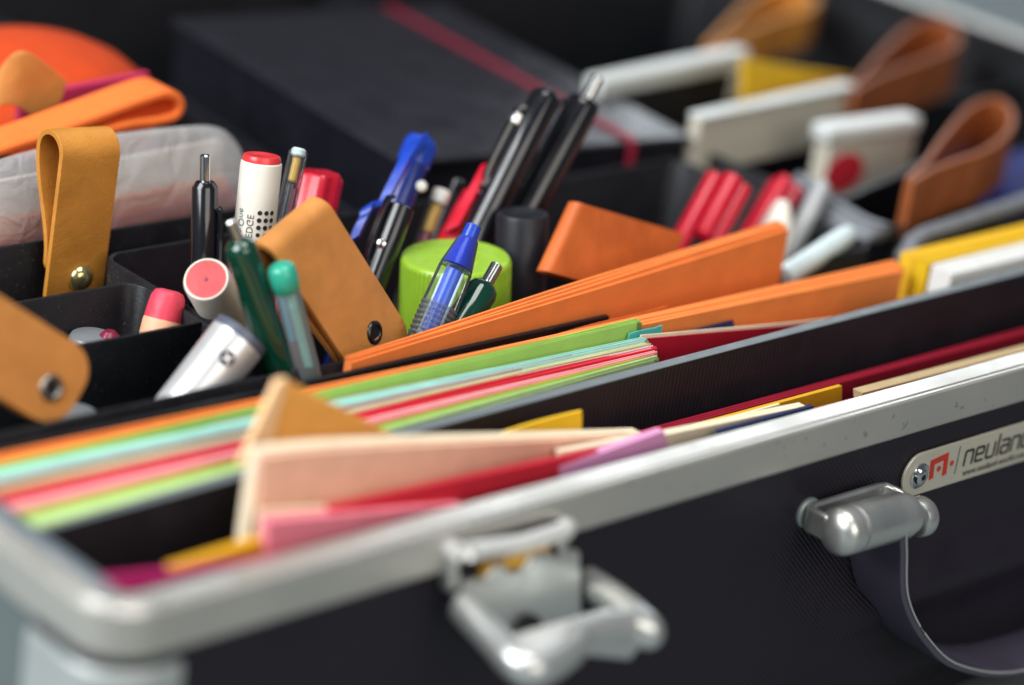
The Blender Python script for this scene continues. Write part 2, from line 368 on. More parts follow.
# handle -----------------------------------------------------------------
hd = MB()                                             # dished recess behind the grip
rings = []
for k in range(31):
    u = k/30; x = .352+u*.29; e = min(1, u*7, (1-u)*7); e = e*e*(3-2*e); q_ = lambda d: YP+.0004-d*e
    rings.append([(x, YP+.001, .0205), (x, q_(.0025), .024), (x, q_(.0032), .034), (x, q_(.0012), .050), (x, q_(.0016), .062), (x, q_(.0075), .0700), (x, q_(.0100), .077), (x, q_(.0080), .084), (x, q_(.0030), .090), (x, q_(.0010), .096), (x, q_(0), .102), (x, YP+.001, .102)])
hd.loft(rings, closed=True)
hd = hd.build('handle', 'laminate', case, angle=60)
ptsF = arc([A(903, 528, -.040), A(904, 552, -.040), A(906, 600, -.040), A(926, 640, -.040), A(960, 668, -.040), A(1024, 672, -.040), V((.55, -.040, .0315)), V((.585, -.040, .055)), V((.60, -.040, .09)), V((.604, -.040, .125))], 6)
mb = MB(); rings = []
for i, p in enumerate(ptsF):
    t = (ptsF[min(i+1, len(ptsF)-1)]-ptsF[max(i-1, 0)]).normalized(); nn = V((-t.z, 0, t.x))*.0015
    rings.append([p-nn, p+nn, p+nn+V((0, .0280, 0)), p-nn+V((0, .0280, 0))])
mb.loft(rings); mb.build('grip', 'handle_plastic', hd, bevel=.0007)
mb = MB(); mb.tube([p+V((0, -.0004, 0))+V((-(ptsF[min(i+1, len(ptsF)-1)]-ptsF[max(i-1, 0)]).normalized().z, 0, (ptsF[min(i+1, len(ptsF)-1)]-ptsF[max(i-1, 0)]).normalized().x))*.0012 for i, p in enumerate(ptsF)], .0005, 8); mb.build('edge_glint', 'handle_glint', hd)  # pale line painting the light reflected along the grip's front edge
for dx in (0, .245):
    o = V((dx, 0, 0)); sgn = 1 if dx == 0 else -1
    c0, c1 = A(838, 532, -.031)+o, A(906, 514, -.031)+o
    mb = MB(); ax = (c1-c0).normalized(); L = (c1-c0).length
    mb.lathe(c0, ax, [(-.0040, .0020), (-.0036, .0045), (-.0024, .0075), (-.0006, .0094), (.0010, .0100), (.0068, .0101), (.0071, .0088), (.0086, .0088), (.0089, .0100), (L-.004, .0100), (L-.0038, .0092), (L, .0090), (L+.0005, .0060)], 32); mb.build('pivot_pin', 'satin_metal', hd, angle=40)
    mb = MB(); q = A(922, 516, -.031)+o; mb.lathe(q-ax*.006, ax, [(0, .006), (.0010, .0078), (.0030, .0086), (.0060, .0086), (.0078, .0076), (.0090, .0052), (.0094, .002)], 28); mb.build('pin_cap', 'satin_metal', hd)
    fl_, bl_, br_, fr_b = c0-ax*.0015+V((0, .004, 0)), A(806, 517, -.0138)+o, A(884, 493, -.0138)+o, A(918, 513, -.029)+o
    pth = [fl_, fl_.lerp(bl_, .6), bl_+V((-.0005, -.0030, 0)), bl_+V((.0008, -.0008, 0)), bl_+V((.004, 0, 0)), bl_.lerp(br_, .5), br_+V((-.005, 0, 0)), br_+V((-.001, -.0012, 0)), br_.lerp(fr_b, .3), fr_b.lerp(br_, .25), fr_b]
    mb = MB(); mb.ribbon(pth, [V((0, 0, .0055))]*len(pth), .0034); mb.build('bracket', 'satin_metal', hd, bevel=.0011, angle=50)
    mb = MB(); mb.lathe(bl_+V((.004, .0032, 0)), (0, -1, 0), [(0, .0066), (.0012, .0066), (.0020, .0058)], 24); mb.build('bracket_foot', 'lug_metal', hd)

# name plate ------------------------------------------------------------
PY = YP-.0016
def pp(x, z, y=PY): return V((x, y, z))
mb = MB(); cz = .1327; r = .0101; x0 = .4020; x1 = .526
poly = [(x0+r*math.cos(math.radians(a)), cz+r*math.sin(math.radians(a))) for a in range(90, 271, 10)] + [(x1+r*math.cos(math.radians(a)), cz+r*math.sin(math.radians(a))) for a in range(-90, 91, 10)]
mb.prism([pp(x, z) for x, z in poly], (0, .0015, 0)); plate = mb.build('name_plate', 'plate', case, bevel=.0005)
for cx in (x0+.0005, x1):
    mb = MB(); mb.lathe((cx, PY+.0002, .1322), (0, -1, 0), [(0, .0058), (.0008, .0058), (.0012, .0052), (.0007, .0043), (.0012, .0040), (.0022, .0036), (.0026, .0026), (.0027, .0014), (.0012, .0012)], 28); mb.build('rivet', 'chrome', plate, angle=28)
    mb = MB(); mb.lathe((cx, PY-.0018, .1322), (0, -1, 0), [(0, .0009), (.0012, .0009)], 6); mb.build('socket', 'inside_black', plate)
EY = PY-.00022
def strokes(mb, polys, w):
    kk = 0
    for pl in polys:
        for (xa, za), (xb, zb) in zip(pl[:-1], pl[1:]):
            a, b = V((xa, EY, za)), V((xb, EY, zb)); t = (b-a).normalized(); nn = V((-t.z, 0, t.x))*w/2; a = a-t*w/2; b = b+t*w/2
            kk += 1; mb.prism([q-V((0, .00001*(kk % 7), 0)) for q in (a+nn, b+nn, b-nn, a-nn)], (0, .0002, 0))
def rounded(pts, r=.0012):
    out = [pts[0]]
    for i in range(1, len(pts)-1):
        p, c, q = V((*pts[i-1], 0)), V((*pts[i], 0)), V((*pts[i+1], 0))
        a = c+(p-c).normalized()*r; b = c+(q-c).normalized()*r
        for k in range(5):
            t = k/4; x = a*(1-t)**2+c*2*t*(1-t)+b*t*t; out.append((x.x, x.y))
    return out+[pts[-1]]
mb = MB(); X = .4332; zb, zt = .1306, .1370; xw = .0053; adv = .0076; w = .00115
def L_n(x): return [rounded([(x, zb), (x, zt), (x+xw, zt), (x+xw, zb)])]
def L_u(x): return [rounded([(x, zt), (x, zb), (x+xw, zb), (x+xw, zt)])]
def L_e(x): return [rounded([(x+xw-.0004, zb), (x, zb), (x, zt), (x+xw, zt), (x+xw, (zb+zt)/2), (x+.0003, (zb+zt)/2)])]
def L_a(x): return [rounded([(x+.0004, zt), (x+xw, zt), (x+xw, zb), (x, zb), (x, (zb+zt)/2+.0004), (x+xw-.0002, (zb+zt)/2+.0004)])]
def L_d(x): return [[(x+xw, zt+.0030), (x+xw, zb)], rounded([(x+xw, zt), (x, zt), (x, zb), (x+xw, zb)])]
def L_l(x): return [[(x, zt+.0030), (x, zb)]]
x = X
for f, ad in ((L_n, adv), (L_e, adv), (L_u, adv+.0003), (L_l, .0024), (L_a, adv), (L_n, adv), (L_d, adv)):
    strokes(mb, f(x), w); x += ad
mb.build('lettering', 'ink', plate)
t = text_mesh('www.neuland-world.com', .0043, V((.4338, EY, .1252)), V((1, 0, 0)), V((0, 0, 1)), .0001, 1.02)
t.build('web_address', 'print_grey', plate)
mb = MB(); w = .0028
strokes(mb, [[(.4112, .1300), (.4102, .1366), (.4192, .1378), (.4202, .1300)]], w); lg = mb.build('logo', 'logo_red', plate)
for dx in ((.4156, .1326), (.4242, .1334)):
    mb = MB(); mb.lathe((dx[0], EY+.0001, dx[1]), (0, -1, 0), [(0, .0013), (.00012, .0013)], 20); mb.build('logo_dot', 'logo_red', plate)
mb = MB(); mb.box((.4278, EY, .1275), (.4281, EY+.0002, .1405)); mb.build('dividing_line', 'ink', plate)

# ------------------------------------------------------------------ papers
PG = 'coloured papers filed in the case'
def paper(name, label, m, FL, FR, BR, BL, dep, layers=3, cat='paper', **k):
    mb = MB(); mb.slab(FL, FR, BR, BL, dep, layers=layers, **k); return mb.build(name, m, label=label, cat=cat, angle=40)
# middle compartment, front to back: (material, px y front/back at x=100, px y front/back at x=640, right end x, z left, z right)
def stripe(name, label, m, yl, yr, xr, zl, zr, dep=.12, layers=9, xl=.0035, sd=1, bulge=0):
    fl, bl = Z(100, yl[0], zl), Z(100, yl[1], zl); fr, br = Z(640, yr[0], zr), Z(640, yr[1], zr)
    ex = lambda a, b, X: a+(b-a)*((X-a.x)/(b.x-a.x))
    XR = Z(xr, (yr[0]+yr[1])/2, zr).x
    return paper(name, label, m, ex(fl, fr, xl), ex(fl, fr, XR), ex(bl, br, XR), ex(bl, br, xl), dep, layers, seed=sd, bulge=bulge, cat='paper stack', endjag=.0035, jag=.0009, groove=.0009, nx=36)
stripe('card_stack', 'pale green cards at the front of the middle compartment, against the black divider', 'paper_pale_green', (511.5, 499), (363, 360.5), 668, .1665, .1665, sd=1)
stripe('card_stack', 'yellow green cards between the pale green and the pink stripe', 'paper_lime', (498.5, 490.5), (360.2, 357.5), 664, .1670, .1665, sd=2)
stripe('card_stack', 'light pink cards filed just in front of the thin red stripe', 'paper_rose', (490, 477.5), (357.2, 351.5), 662, .1665, .1660, sd=3)
stripe('card_stack', 'thin bright red cards between the pink and the cream stripe', 'paper_red', (477, 469.5), (351.2, 347.2), 664, .1680, .1672, sd=4, layers=3)
stripe('card_stack', 'cream and yellow green cards behind the red stripe', 'paper_cream', (468.4, 461.5), (347, 343.4), 654, .1668, .1668, sd=5)
stripe('card_stack', 'olive lime cards whose end shows beside the dark red folder', 'paper_lime', (458.6, 457.2), (343.5, 341.6), 656, .1672, .1672, sd=9, layers=2)
stripe('card_stack', 'thin mauve sheets between the cream and the mint stripe', 'paper_mauve', (461.6, 460.2), (342.6, 341.0), 652, .1688, .1680, sd=6, layers=2)
stripe('card_stack', 'pale mint blue cards in front of the tall green cards', 'paper_mint', (460.4, 447.5), (341.0, 337.6), 650, .1685, .1690, sd=7)
stripe('card_stack', 'tall fresh green cards with the widest face, beside the orange pile', 'paper_green', (446.6, 442.6), (321.5, 318), 641, .1685, .1735, sd=8)
stripe('card_stack', 'thin white sheets between the mint blue and the tall green cards', 'paper_white', (447.8, 446.9), (338.2, 337.0), 648, .1676, .1690, sd=31, layers=3)
stripe('card_stack', 'thin white sheets between the cream and the red stripe', 'paper_white', (470.2, 468.8), (347.6, 346.8), 659, .1680, .1676, sd=32, layers=3)
stripe('card_stack', 'thin coral sheets between the light pink and the yellow green stripe', 'paper_coral', (491, 489.6), (357.8, 356.8), 666, .1680, .1676, sd=33, layers=3)
# orange pile in front of the second divider, running far to the right
p = Z(100, 441, .1680); q = A(908, 270, .0880)
FLo = p+(q-p)*((.0035-p.x)/(q.x-p.x)); FRo = q
paper('card_stack', 'long low orange card pile reaching right to the yellow cards', 'paper_orange', FLo, FRo, FRo+V((.001, .0085, .002)), FLo+V((0, .0058, 0)), .10, 4, jag=.0008, seed=11, cat='paper stack', groove=.0012, endjag=.003, nx=40)
a = A(560, 333, .1150); b_ = A(668, 306, .1150)
paper('card_sheet', 'short orange card whose corner pokes up behind the tall green cards', 'paper_orange_deep', a, b_, b_+V((0, .0012, 0)), a+V((0, .0012, 0)), .08, 1)
# tilted orange pile between divider and tray
a = A(352, 362, .1222); b_ = A(790, 228, .1222)
paper('card_stack', 'tilted orange card pile rising to the right in front of the pens', 'paper_orange', a, b_, b_+V((0, .0080, .0008)), a+V((0, .0050, 0)), .05, 4, jag=.0011, seed=14, cat='paper stack', groove=.0024, endjag=.0008, nx=40)
# dark red folder and the small slips behind it
a = A(643, 338, .0880); b_ = A(870, 315, .0750)
paper('folder', 'dark red folder rising beside the ends of the coloured cards', 'paper_crimson', a, b_, b_+V((0, .0006, 0)), a+V((0, .0008, 0)), .08, 1, cat='folder', bulge=-.002)
paper('card_sheet', 'cream sheet whose edge shows over the dark red folder', 'paper_ivory', a+V((0, .0012, .0013)), b_+V((0, .0010, .0009)), b_+V((0, .0018, .0009)), a+V((0, .0020, .0013)), .08, 1, bulge=-.002)
a = A(630, 333, .0912); b_ = A(663, 325, .0912)
paper('index_tab', 'small turquoise slip sticking up next to the green cards', 'paper_cyan', a, b_, b_+V((0, .0009, 0)), a+V((0, .0009, 0)), .05, 1, nx=4)
a = A(650, 341, .0900); b_ = A(735, 322, .0895)
paper('index_tab', 'navy blue slip in front of the long orange pile', 'paper_navy', a, b_, b_+V((0, .0016, 0)), a+V((0, .0016, 0)), .05, 2, nx=4)
# yellow pile and white block at the right
for k, (xl, dy, mm_) in enumerate(((929, .0830, 'gold'), (915, .0925, 'yellow'))):
    a = A(xl, 265-7*k, dy); b_ = a+V((.21, 0, .0015))
    paper('card_stack', ('front pile of yellow cards behind the white cards', 'rear pile of yellow cards along the grey tray rim')[k], 'paper_'+mm_, a, b_, b_+V((0, .0088, 0)), a+V((0, .0088, 0)), .12, 4, seed=20+k, cat='paper stack', groove=.001)
a = A(952, 275, .0700); b_ = a+V((.20, 0, .0015))
paper('card_stack', 'thick block of white cards at the right end of the middle compartment', 'paper_white', a, b_, b_+V((0, .0122, .001)), a+V((0, .0122, .001)), .12, 9, seed=24, jag=.0002, groove=.0002, cat='paper stack')

# front compartment -------------------------------------------------------
def sheet(name, label, m, px, YL, YR, th, layers=1, cat='paper', bulge=0, nx=20, curl=0.0, arch=0.0, **k):
    """card given by its four picture corners TL TR BR BL on a slanting upright plane"""
    TL, TR = A(*px[0], YL), A(*px[1], YR); BR, BL = A(*px[2], YR), A(*px[3], YL)
    mb = MB(); rings = []; nz = 6
    for i in range(nx+1):
        u = i/nx; off = V((0, bulge*math.sin(math.pi*u)+curl*(1-u)**3, arch*math.sin(math.pi*u**.7))); t, b = TL.lerp(TR, u), BL.lerp(BR, u)
        fr = [b.lerp(t, j/nz)+off+V((0, 0, 0)) for j in range(nz+1)]
        top = []
        for l in range(1, layers):
            y = th*l/layers; top += [t+off+V((0, y-th*.12/layers, 0)), t+off+V((0, y, -.0005)), t+off+V((0, y+th*.12/layers, 0))]
        bk = [b.lerp(t, j/nz)+off+V((0, th, 0)) for j in range(nz, -1, -1)]
        rings.append(fr+top+bk)
    mb.loft(rings); return mb.build(name, m, label=label, cat=cat, angle=40, **k)
sheet('card_stack', 'dark red folders lying along the front of the black divider', 'paper_dark_red', [(560, 458), (1100, 313), (1100, 350), (560, 495)], .044, .044, .0045, 3, 'folder')
sheet('card_stack', 'maroon card directly behind the silver rim at the right', 'paper_crimson', [(800, 416), (1100, 338), (1100, 375), (800, 440)], .010, .010, .003, 2)
sheet('card_stack', 'beige card strip behind the silver rim at the right end', 'paper_beige', [(862, 393), (1100, 331), (1100, 350), (863, 405)], .020, .020, .005, 4)
sheet('card_sheet', 'mustard card with a square corner in front of the dark red folders', 'paper_mustard', [(640, 441), (842, 386), (842, 402), (640, 470)], .034, .030, .002, 1)
sheet('card_sheet', 'olive cream sheet between mustard card and white strip', 'paper_cream', [(640, 443), (780, 404), (780, 424), (640, 470)], .027, .024, .0012, 1)
sheet('card_sheet', 'pale cream strip leaning on the silver rim', 'paper_ivory', [(640, 440), (806, 406), (806, 424), (640, 470)], .016, .013, .004, 2)
sheet('card_sheet', 'navy blue card edge just behind the silver rim', 'paper_navy', [(720, 431), (814, 406), (814, 422), (720, 452)], .0075, .0075, .002, 1)
sheet('index_tab', 'yellow card corner standing up against the black divider', 'paper_yellow', [(470, 446), (582, 411), (582, 450), (470, 490)], .044, .040, .0012, 1, bulge=.002)
sheet('card_sheet', 'lilac pink sheet with a torn end at the tip of the peach cards', 'paper_lilac', [(560, 467), (664, 431), (668, 446), (560, 495)], .012, .010, .0035, 2)
sheet('card_sheet', 'cream strip under the tip of the peach cards', 'paper_ivory', [(560, 452), (640, 437), (640, 455), (560, 480)], .019, .017, .003, 2)
sheet('card_sheet', 'bright red card wedged under the peach cards', 'paper_red', [(330, 507), (598, 450), (594, 468), (330, 560)], .014, .012, .002, 1)
sheet('card_stack', 'tall cream index cards behind the peach sheet, curling at the left end', 'paper_ivory', [(262, 455), (642, 433), (600, 470), (245, 575)], .0250, .0298, .0055, 5, 'paper stack', bulge=-.004, curl=.002, arch=.0035)
sheet('card_sheet', 'wide peach pink sheet bulging over the silver rim', 'paper_peach', [(265, 460), (641, 436), (590, 456), (262, 524)], .0225, .0275, .0018, 1, 'paper', bulge=-.004, curl=.002, arch=.0032)
sheet('card_stack', 'coral pink cards at the left, in front of the peach sheet', 'paper_coral', [(268, 521), (462, 504), (462, 530), (266, 572)], .0120, .0100, .004, 3, 'paper stack')
sheet('card_sheet', 'ivory edge card at the left end of the coral pink cards', 'paper_ivory', [(261, 512), (452, 498), (452, 520), (256, 572)], .0165, .0150, .0015, 1)
# folded tan card: a triangle with a thick pale fold on its left
P = [A(287, 380, .046), A(402, 439, .042), A(402, 470, .042), A(262, 480, .044), A(240, 470, .044)]
mb = MB(); mb.prism([P[0], P[1], P[2], P[3]], (0, .0022, 0)); o = mb.build('folded_card', 'paper_tan', label='tan orange card folded to a point above the peach cards', cat='paper', bevel=.0004)
mb = MB(); a, b_ = A(287, 380, .0455), A(240, 466, .0435); mb.prism([a+V((-.0040, 0, 0)), a+V((.0008, 0, .0003)), A(266, 466, .0435), b_], (0, .003, 0)); mat('paper_apricot', '#f4c896', .8); mb.build('fold_edge', 'paper_apricot', o, bevel=.0006)
sheet('index_tab', 'mustard index tab left of the peach cards, low behind the rim', 'paper_mustard', [(172, 569), (262, 540), (262, 575), (176, 589)], .016, .014, .004, 2)
sheet('card_sheet', 'magenta sheet at the inner corner of the case', 'paper_magenta', [(104, 580), (300, 556), (300, 590), (104, 615)], .0085, .0075, .0025, 2)
sheet('card_sheet', 'thin purple sheet edge pressed against the silver rim', 'paper_purple', [(300, 556), (680, 449), (680, 470), (300, 585)], .0042, .0042, .0012, 1)

# ------------------------------------------------------------------ trays
def tray(name, label, X0, X1, Y0, Y1, z0, zt, th=.0022, inner=(), m='tray', rim=None, cat='tray'):
    t = thing(name, ((X0+X1)/2, (Y0+Y1)/2, z0), label, cat)
    def rr(off, z, r=.010):
        out = []
        for cx, cy, a0 in ((X0+r, Y0+r, 180), (X1-r, Y0+r, 270), (X1-r, Y1-r, 0), (X0+r, Y1-r, 90)):
            for k in range(7):
                a = math.radians(a0+15*k); out.append((cx+(r-off)*math.cos(a), cy+(r-off)*math.sin(a), z))
        return out
    mb = MB(); mb.loft([rr(.002, z0), rr(0, z0+.004), rr(0, zt-.0006), rr(.0006, zt), rr(th-.0006, zt), rr(th, zt-.0006), rr(th, z0+.004), rr(th+.003, z0+.003)])
    mb.build('tray_body', m, t, angle=50)
    for (a, b, zz) in inner:
        a, b = V((*a, 0)), V((*b, 0)); d = (b-a).normalized(); nn = V((-d.y, d.x, 0))*.0009
        mb = MB(); mb.prism([a+nn+V((0, 0, z0+.004)), b+nn+V((0, 0, z0+.004)), b-nn+V((0, 0, z0+.004)), a-nn+V((0, 0, z0+.004))], (0, 0, zz-z0-.004)); mb.build('partition', m, t, bevel=.0004)
    return t
FL_ = .045
lt = tray('organiser_tray', 'black compartment tray with a pink crayon and silver cap, left of the pens', .0115, .1735, .1300, .2340, FL_, .1650, inner=(((.0135, .1890), (.1715, .1868), .1645), ((.108, .1895), (.1085, .2318), .1600)))
pt = tray('pencil_tray', 'black tray holding the pens and markers in the middle', .1760, .535, .1300, .2660, FL_, .1640)
bt = tray('rear_tray', 'black rear tray under the plastic bag and orange felt', .0115, .3250, .2850, .5900, FL_, .1655)
rt = tray('organiser_tray', 'black tray on the right holding the white boxes and leather loops', .5680, .9050, .1360, .6050, FL_, .1600, inner=(((.570, .300), (.903, .315), .150),))
a, b_ = Z(842, 198, .165), Z(926, 161, .165); d = (b_-a).normalized(); nn = V((-d.y, d.x, 0))*.0022
mb = MB(); mb.prism([a+nn, b_+nn, b_-nn, a-nn], (0, 0, -.09)); pr = mb.build('partition', 'tray', rt, bevel=.0006)
# rounded grey rim of the right tray
mb = MB(); a = Z(908, 240, .166); b_ = Z(1024, 202, .166); d = (b_-a)
mb.tube([a+V((.0006, -.0005, -.016)), a+V((-.0005, 0, -.008)), a+V((.002, 0, -.002)), a+d*.12, a+d*.4, a+d*1.0, a+d*2.2], .0042, 14); mb.build('rim', 'grey_fabric', rt)
# grey fabric pouch with a seam
up = [(800, 172), (813, 180), (830, 193), (850, 206), (870, 217), (888, 223), (908, 227)]
lo = [(782, 196), (796, 206), (818, 219), (842, 233), (862, 240), (882, 240), (902, 233)]
U = arc([Z(x, y, .169) for x, y in up], 4); Lo = arc([Z(x, y, .159) for x, y in lo], 4)
mb = MB(); mb.loft([[l, l.lerp(u, .5)+V((-.001, -.001, .0022)), u, u+V((.001, .003, -.002)), l+V((.002, .004, -.003))] for u, l in zip(U, Lo)])
pouch = mb.build('fabric_pouch', 'grey_fabric', label='grey fabric edge curving down with a dark seam, beside the white marker caps', cat='fabric edge', angle=60)
mb = MB(); mb.tube([l.lerp(u, .62)+V((-.001, -.001, .0021)) for u, l in zip(U, Lo)], .0005, 6); mb.build('seam', 'stitch', pouch)

# ------------------------------------------------------------------ leather straps
def strap(label, m, P0, P1, D, N, r=.005, L2=None, th=.0024, rr=.012, rmin=.0022, hole=None, hole_m='worn_metal', stud=None, cat='leather strap', conv=.75):
    P0, P1, D, N = map(V, (P0, P1, D, N)); L = D.length; d = D.normalized(); W = (P1-P0); hw = W.length/2; w = W.normalized(); mid = (P0+P1)/2
    N = (N-d*N.dot(d)); N = (N-w*N.dot(w)).normalized(); L2 = L if L2 is None else L2
    path, half = [], []
    def hwid(s, Ls):
        q = s-(Ls-rr)
        return hw if q <= 0 else hw-rr+math.sqrt(max(rr*rr-q*q, 1e-9))
    def off(s): 
        t = max(0, min(1, (s-r)/(L*conv))); t = t*t*(3-2*t); return r+(rmin-r)*t
    ss = [L-rr*(1-math.cos(math.pi/2*k/7)) for k in range(8)]
    ss += [L-rr-(L-rr-r)*k/14 for k in range(1, 15)]
    for s in ss: path.append(mid+d*s); half.append(hwid(s, L))
    for k in range(1, 12):
        a = math.pi*k/12; path.append(mid+d*(r-r*math.sin(a))-N*(r-r*math.cos(a))); half.append(hw)
    bs = [r+(L2-rr-r)*k/14 for k in range(0, 15)] + [L2-rr+rr*math.sin(math.pi/2*k/7) for k in range(1, 8)]
    for s in bs: path.append(mid+d*s-N*2*off(s)); half.append(hwid(s, L2))
    t = thing('leather_strap', mid+d*L, label, cat, 'snap-on leather pull straps')
    mb = MB(); mb.ribbon(path, [w*h for h in half], th); mb.build('band', m, t, bevel=.0007, angle=50)
    if hole:
        c = mid+d*hole[0]+w*hole[1]+N*(th/2)
        mb = MB(); mb.lathe(c-N*.0006, N, [(0, .0052), (.0008, .0052), (.0015, .0044), (.0016, .0036), (.0010, .0029), (.0005, .0027)], 26); mb.build('eyelet', hole_m, t, angle=50)
        mb = MB(); mb.lathe(c-N*.0003, N, [(0, .0029), (.0006, .0029)], 20); mb.build('hole', 'inside_black', t)
    if stud:
        c = mid+d*stud[0]+w*stud[1]+N*(th/2)
        mb = MB(); mb.lathe(c-N*.0004, N, [(0, .0060), (.0006, .0062), (.0022, .0056), (.0038, .0042), (.0048, .0022), (.0050, .0004)], 26); mb.build('stud', 'stud_metal', t, angle=60)
    return t
mat('stud_metal', '#d8c98f', .2, .9)
strap('upright amber leather strap with a gold snap stud, left of the pens', 'leather_amber', A(63, 140, .2700), A(121, 137, .2700), V((-.001, .0035, -.0765)), V((0, -1, .1)), r=.0085, L2=.062, rr=.006, rmin=.0013, stud=(.0635, .0018), conv=.62)
strap('tan leather strap tilted among the pens with a dark eyelet, left of the lime cap', 'leather', A(268, 247, .1470), A(325, 200, .1600), A(386, 362, .1400)-A(296.5, 223.5, .1535), V((-.3, -.8, .35)), r=.0050, rr=.0105, rmin=.0020, hole=(.0630, .0022), hole_m='dark_metal')
strap('tan leather strap with a silver eyelet lying in the left tray', 'leather', A(-75, 354, .150), A(-31, 276, .1565), A(78, 396, .1430)-A(-53, 315, .1530), V((-.1, -.75, .6)), r=.006, rr=.013, rmin=.0026, hole=(.0530, -.0030))
strap('rust orange leather strap sticking up behind the tilted orange cards', 'leather_rust', A(546, 272, .150), A(578, 203, .162), A(668, 268, .150)-A(562, 238, .1560), V((-.35, -.8, .25)), r=.0028, rr=.002, rmin=.0028)
def loop(label, m, px, zt, hgt, th=.003):
    pts = arc([Z(x, y, zt) for x, y in px], 6)
    t = thing('leather_strap', Z(*px[0], zt)-V((0, 0, hgt)), label, 'leather strap', 'snap-on leather pull straps')
    mb = MB(); rings = []
    for i, p in enumerate(pts):
        tt = (pts[min(i+1, len(pts)-1)]-pts[max(i-1, 0)]).normalized(); n_ = V((-tt.y, tt.x, 0)).normalized()*th/2
        rings.append([p-n_, p+n_, p+n_-V((0, 0, hgt)), p-n_-V((0, 0, hgt))])
    mb.loft(rings); mb.build('band', m, t, bevel=.0008, angle=50); return t
loop('nearest brown leather loop with a teardrop opening, right of the red dotted box', 'leather_brown', [(908, 178), (926, 160), (945, 134), (966, 110), (985, 99), (1003, 100), (1013, 114), (1008, 132), (985, 149), (955, 160), (930, 170), (912, 182)], .190, .029)
loop('brown leather loop standing right of the long white box', 'leather_brown', [(852, 84), (866, 70), (884, 50), (905, 30), (924, 20), (944, 20), (957, 30), (956, 44), (930, 56), (898, 68), (870, 80), (854, 90)], .182, .030)
loop('amber leather loop at the top edge above the yellow card', 'leather_amber', [(706, 44), (722, 28), (742, 8), (762, -8), (785, -16), (806, -12), (817, -2), (808, 9), (782, 16), (752, 28), (726, 40), (710, 50)], .166, .026)

# ------------------------------------------------------------------ notebook
fl, fr = Z(402, 161, .172), Z(692, 136, .172); ex = (fr-fl).normalized(); ey = V((-ex.y, ex.x, 0)); Wn = (fr-fl).length; Ln = .235
nb = thing('notebook', fl+ex*Wn/2+ey*Ln/2-V((0, 0, .045)), 'closed black notebook with a red elastic band lying behind the pens', 'notebook')
def nbox(u0, u1, v0, v1, z0, z1): 
    q = [fl+ex*u+ey*v for u, v in ((u0, v0), (u1, v0), (u1, v1), (u0, v1))]
    return MB().loft([[V((p.x, p.y, z0)) for p in q], [V((p.x, p.y, z1)) for p in q]])
nbox(0, Wn, 0, Ln, .1685, .172).build('cover', 'notebook', nb, bevel=.0014, bseg=3)
nbox(.003, Wn-.003, .003, Ln-.003, .1312, .1684).build('pages', 'black_plastic', nb)
nbox(0, Wn, 0, Ln, .127, .1310).build('back_cover', 'notebook', nb, bevel=.0012)
pe = Z(633, 141, .1725); ue = (pe-fl).dot(ex)
mb = MB(); q = lambda v, z: fl+ex*(ue-.0022*0)+ey*v+V((0, 0, z-.172))
path = [q(Ln+.001, .150), q(Ln+.001, .1725), q(Ln-.004, .1731), q(.1, .1731), q(.004, .1731), q(-.0006, .1722), q(-.0012, .169), q(-.0012, .127)]
mb.ribbon(path, [ex*.0023]*len(path), .0009); mb.build('elastic_band', 'elastic', nb, angle=60)
mb = nbox(-.004, Wn+.004, .001, Ln+.01, .0135, .1266); mb.build('storage_box', 'inside_black', label='black box under the notebook, its dark front facing the pens', cat='box', bevel=.002)

# ------------------------------------------------------------------ rear left: bag, felt
mb = MB(); rings = []
outl = [(-70, 183), (-10, 158), (60, 140), (125, 128), (195, 121), (226, 121), (243, 141), (247, 168), (240, 198)]
bot = [(-70, 285), (-10, 270), (60, 255), (125, 242), (195, 227), (226, 219), (242, 214), (246, 211), (241, 206)]
for k, ((x, y), (x2, y2)) in enumerate(zip(outl, bot)):
    Yf = .302+.002*math.sin(k*1.7); t, b_ = A(x, y+5, Yf+.010), A(x2, y2, Yf); th = .009 if k < 7 else .007-.002*(k-7)
    ring = []
    for j in range(7):
        u = j/6; ring.append(b_.lerp(t, u)+V((0, -.006*math.sin(math.pi*u)+.0013*math.sin(9*u+k*2.1), 0)))
    for j in range(6, -1, -1):
        u = j/6; ring.append(b_.lerp(t, u)+V((0, th+.004*math.sin(math.pi*u)-.004*u, 0)))
    rings.append(ring)
mb.loft(rings); bag = mb.build('plastic_bag', 'bag_film', label='milky clear plastic bag behind the amber strap', cat='bag', angle=80)
sb = bag.modifiers.new('smooth', 'SUBSURF'); sb.levels = sb.render_levels = 2
sheet('felt_sheet', 'orange pink felt showing dimly through the plastic bag', 'paper_orange', [(-70, 236), (228, 178), (228, 196), (-70, 262)], .309, .309, .003, 1, cat='felt')
sheet('card_sheet', 'white paper folded inside the plastic bag', 'paper_white', [(-70, 195), (222, 140), (222, 178), (-70, 245)], .313, .313, .003, 1)
sheet('felt_sheet', 'magenta felt strip at the bottom of the plastic bag', 'felt_pink', [(-70, 262), (236, 191), (236, 201), (-70, 273)], .3075, .3075, .004, 1, cat='felt')
sheet('felt_sheet', 'orange felt strip along the wall under the plastic bag', 'felt_orange', [(-70, 270), (238, 199), (238, 212), (-70, 290)], .3045, .3045, .0025, 1, cat='felt')
near = arc([A(x, y, .335) for x, y in ((-80, 182), (-20, 160), (40, 140), (100, 118), (146, 101), (170, 95), (182, 103), (178, 116), (160, 122), (130, 126), (95, 136))], 4)
t = thing('felt_band', near[20]+V((0, .011, 0)), 'bright orange felt band folded over behind the plastic bag', 'felt')
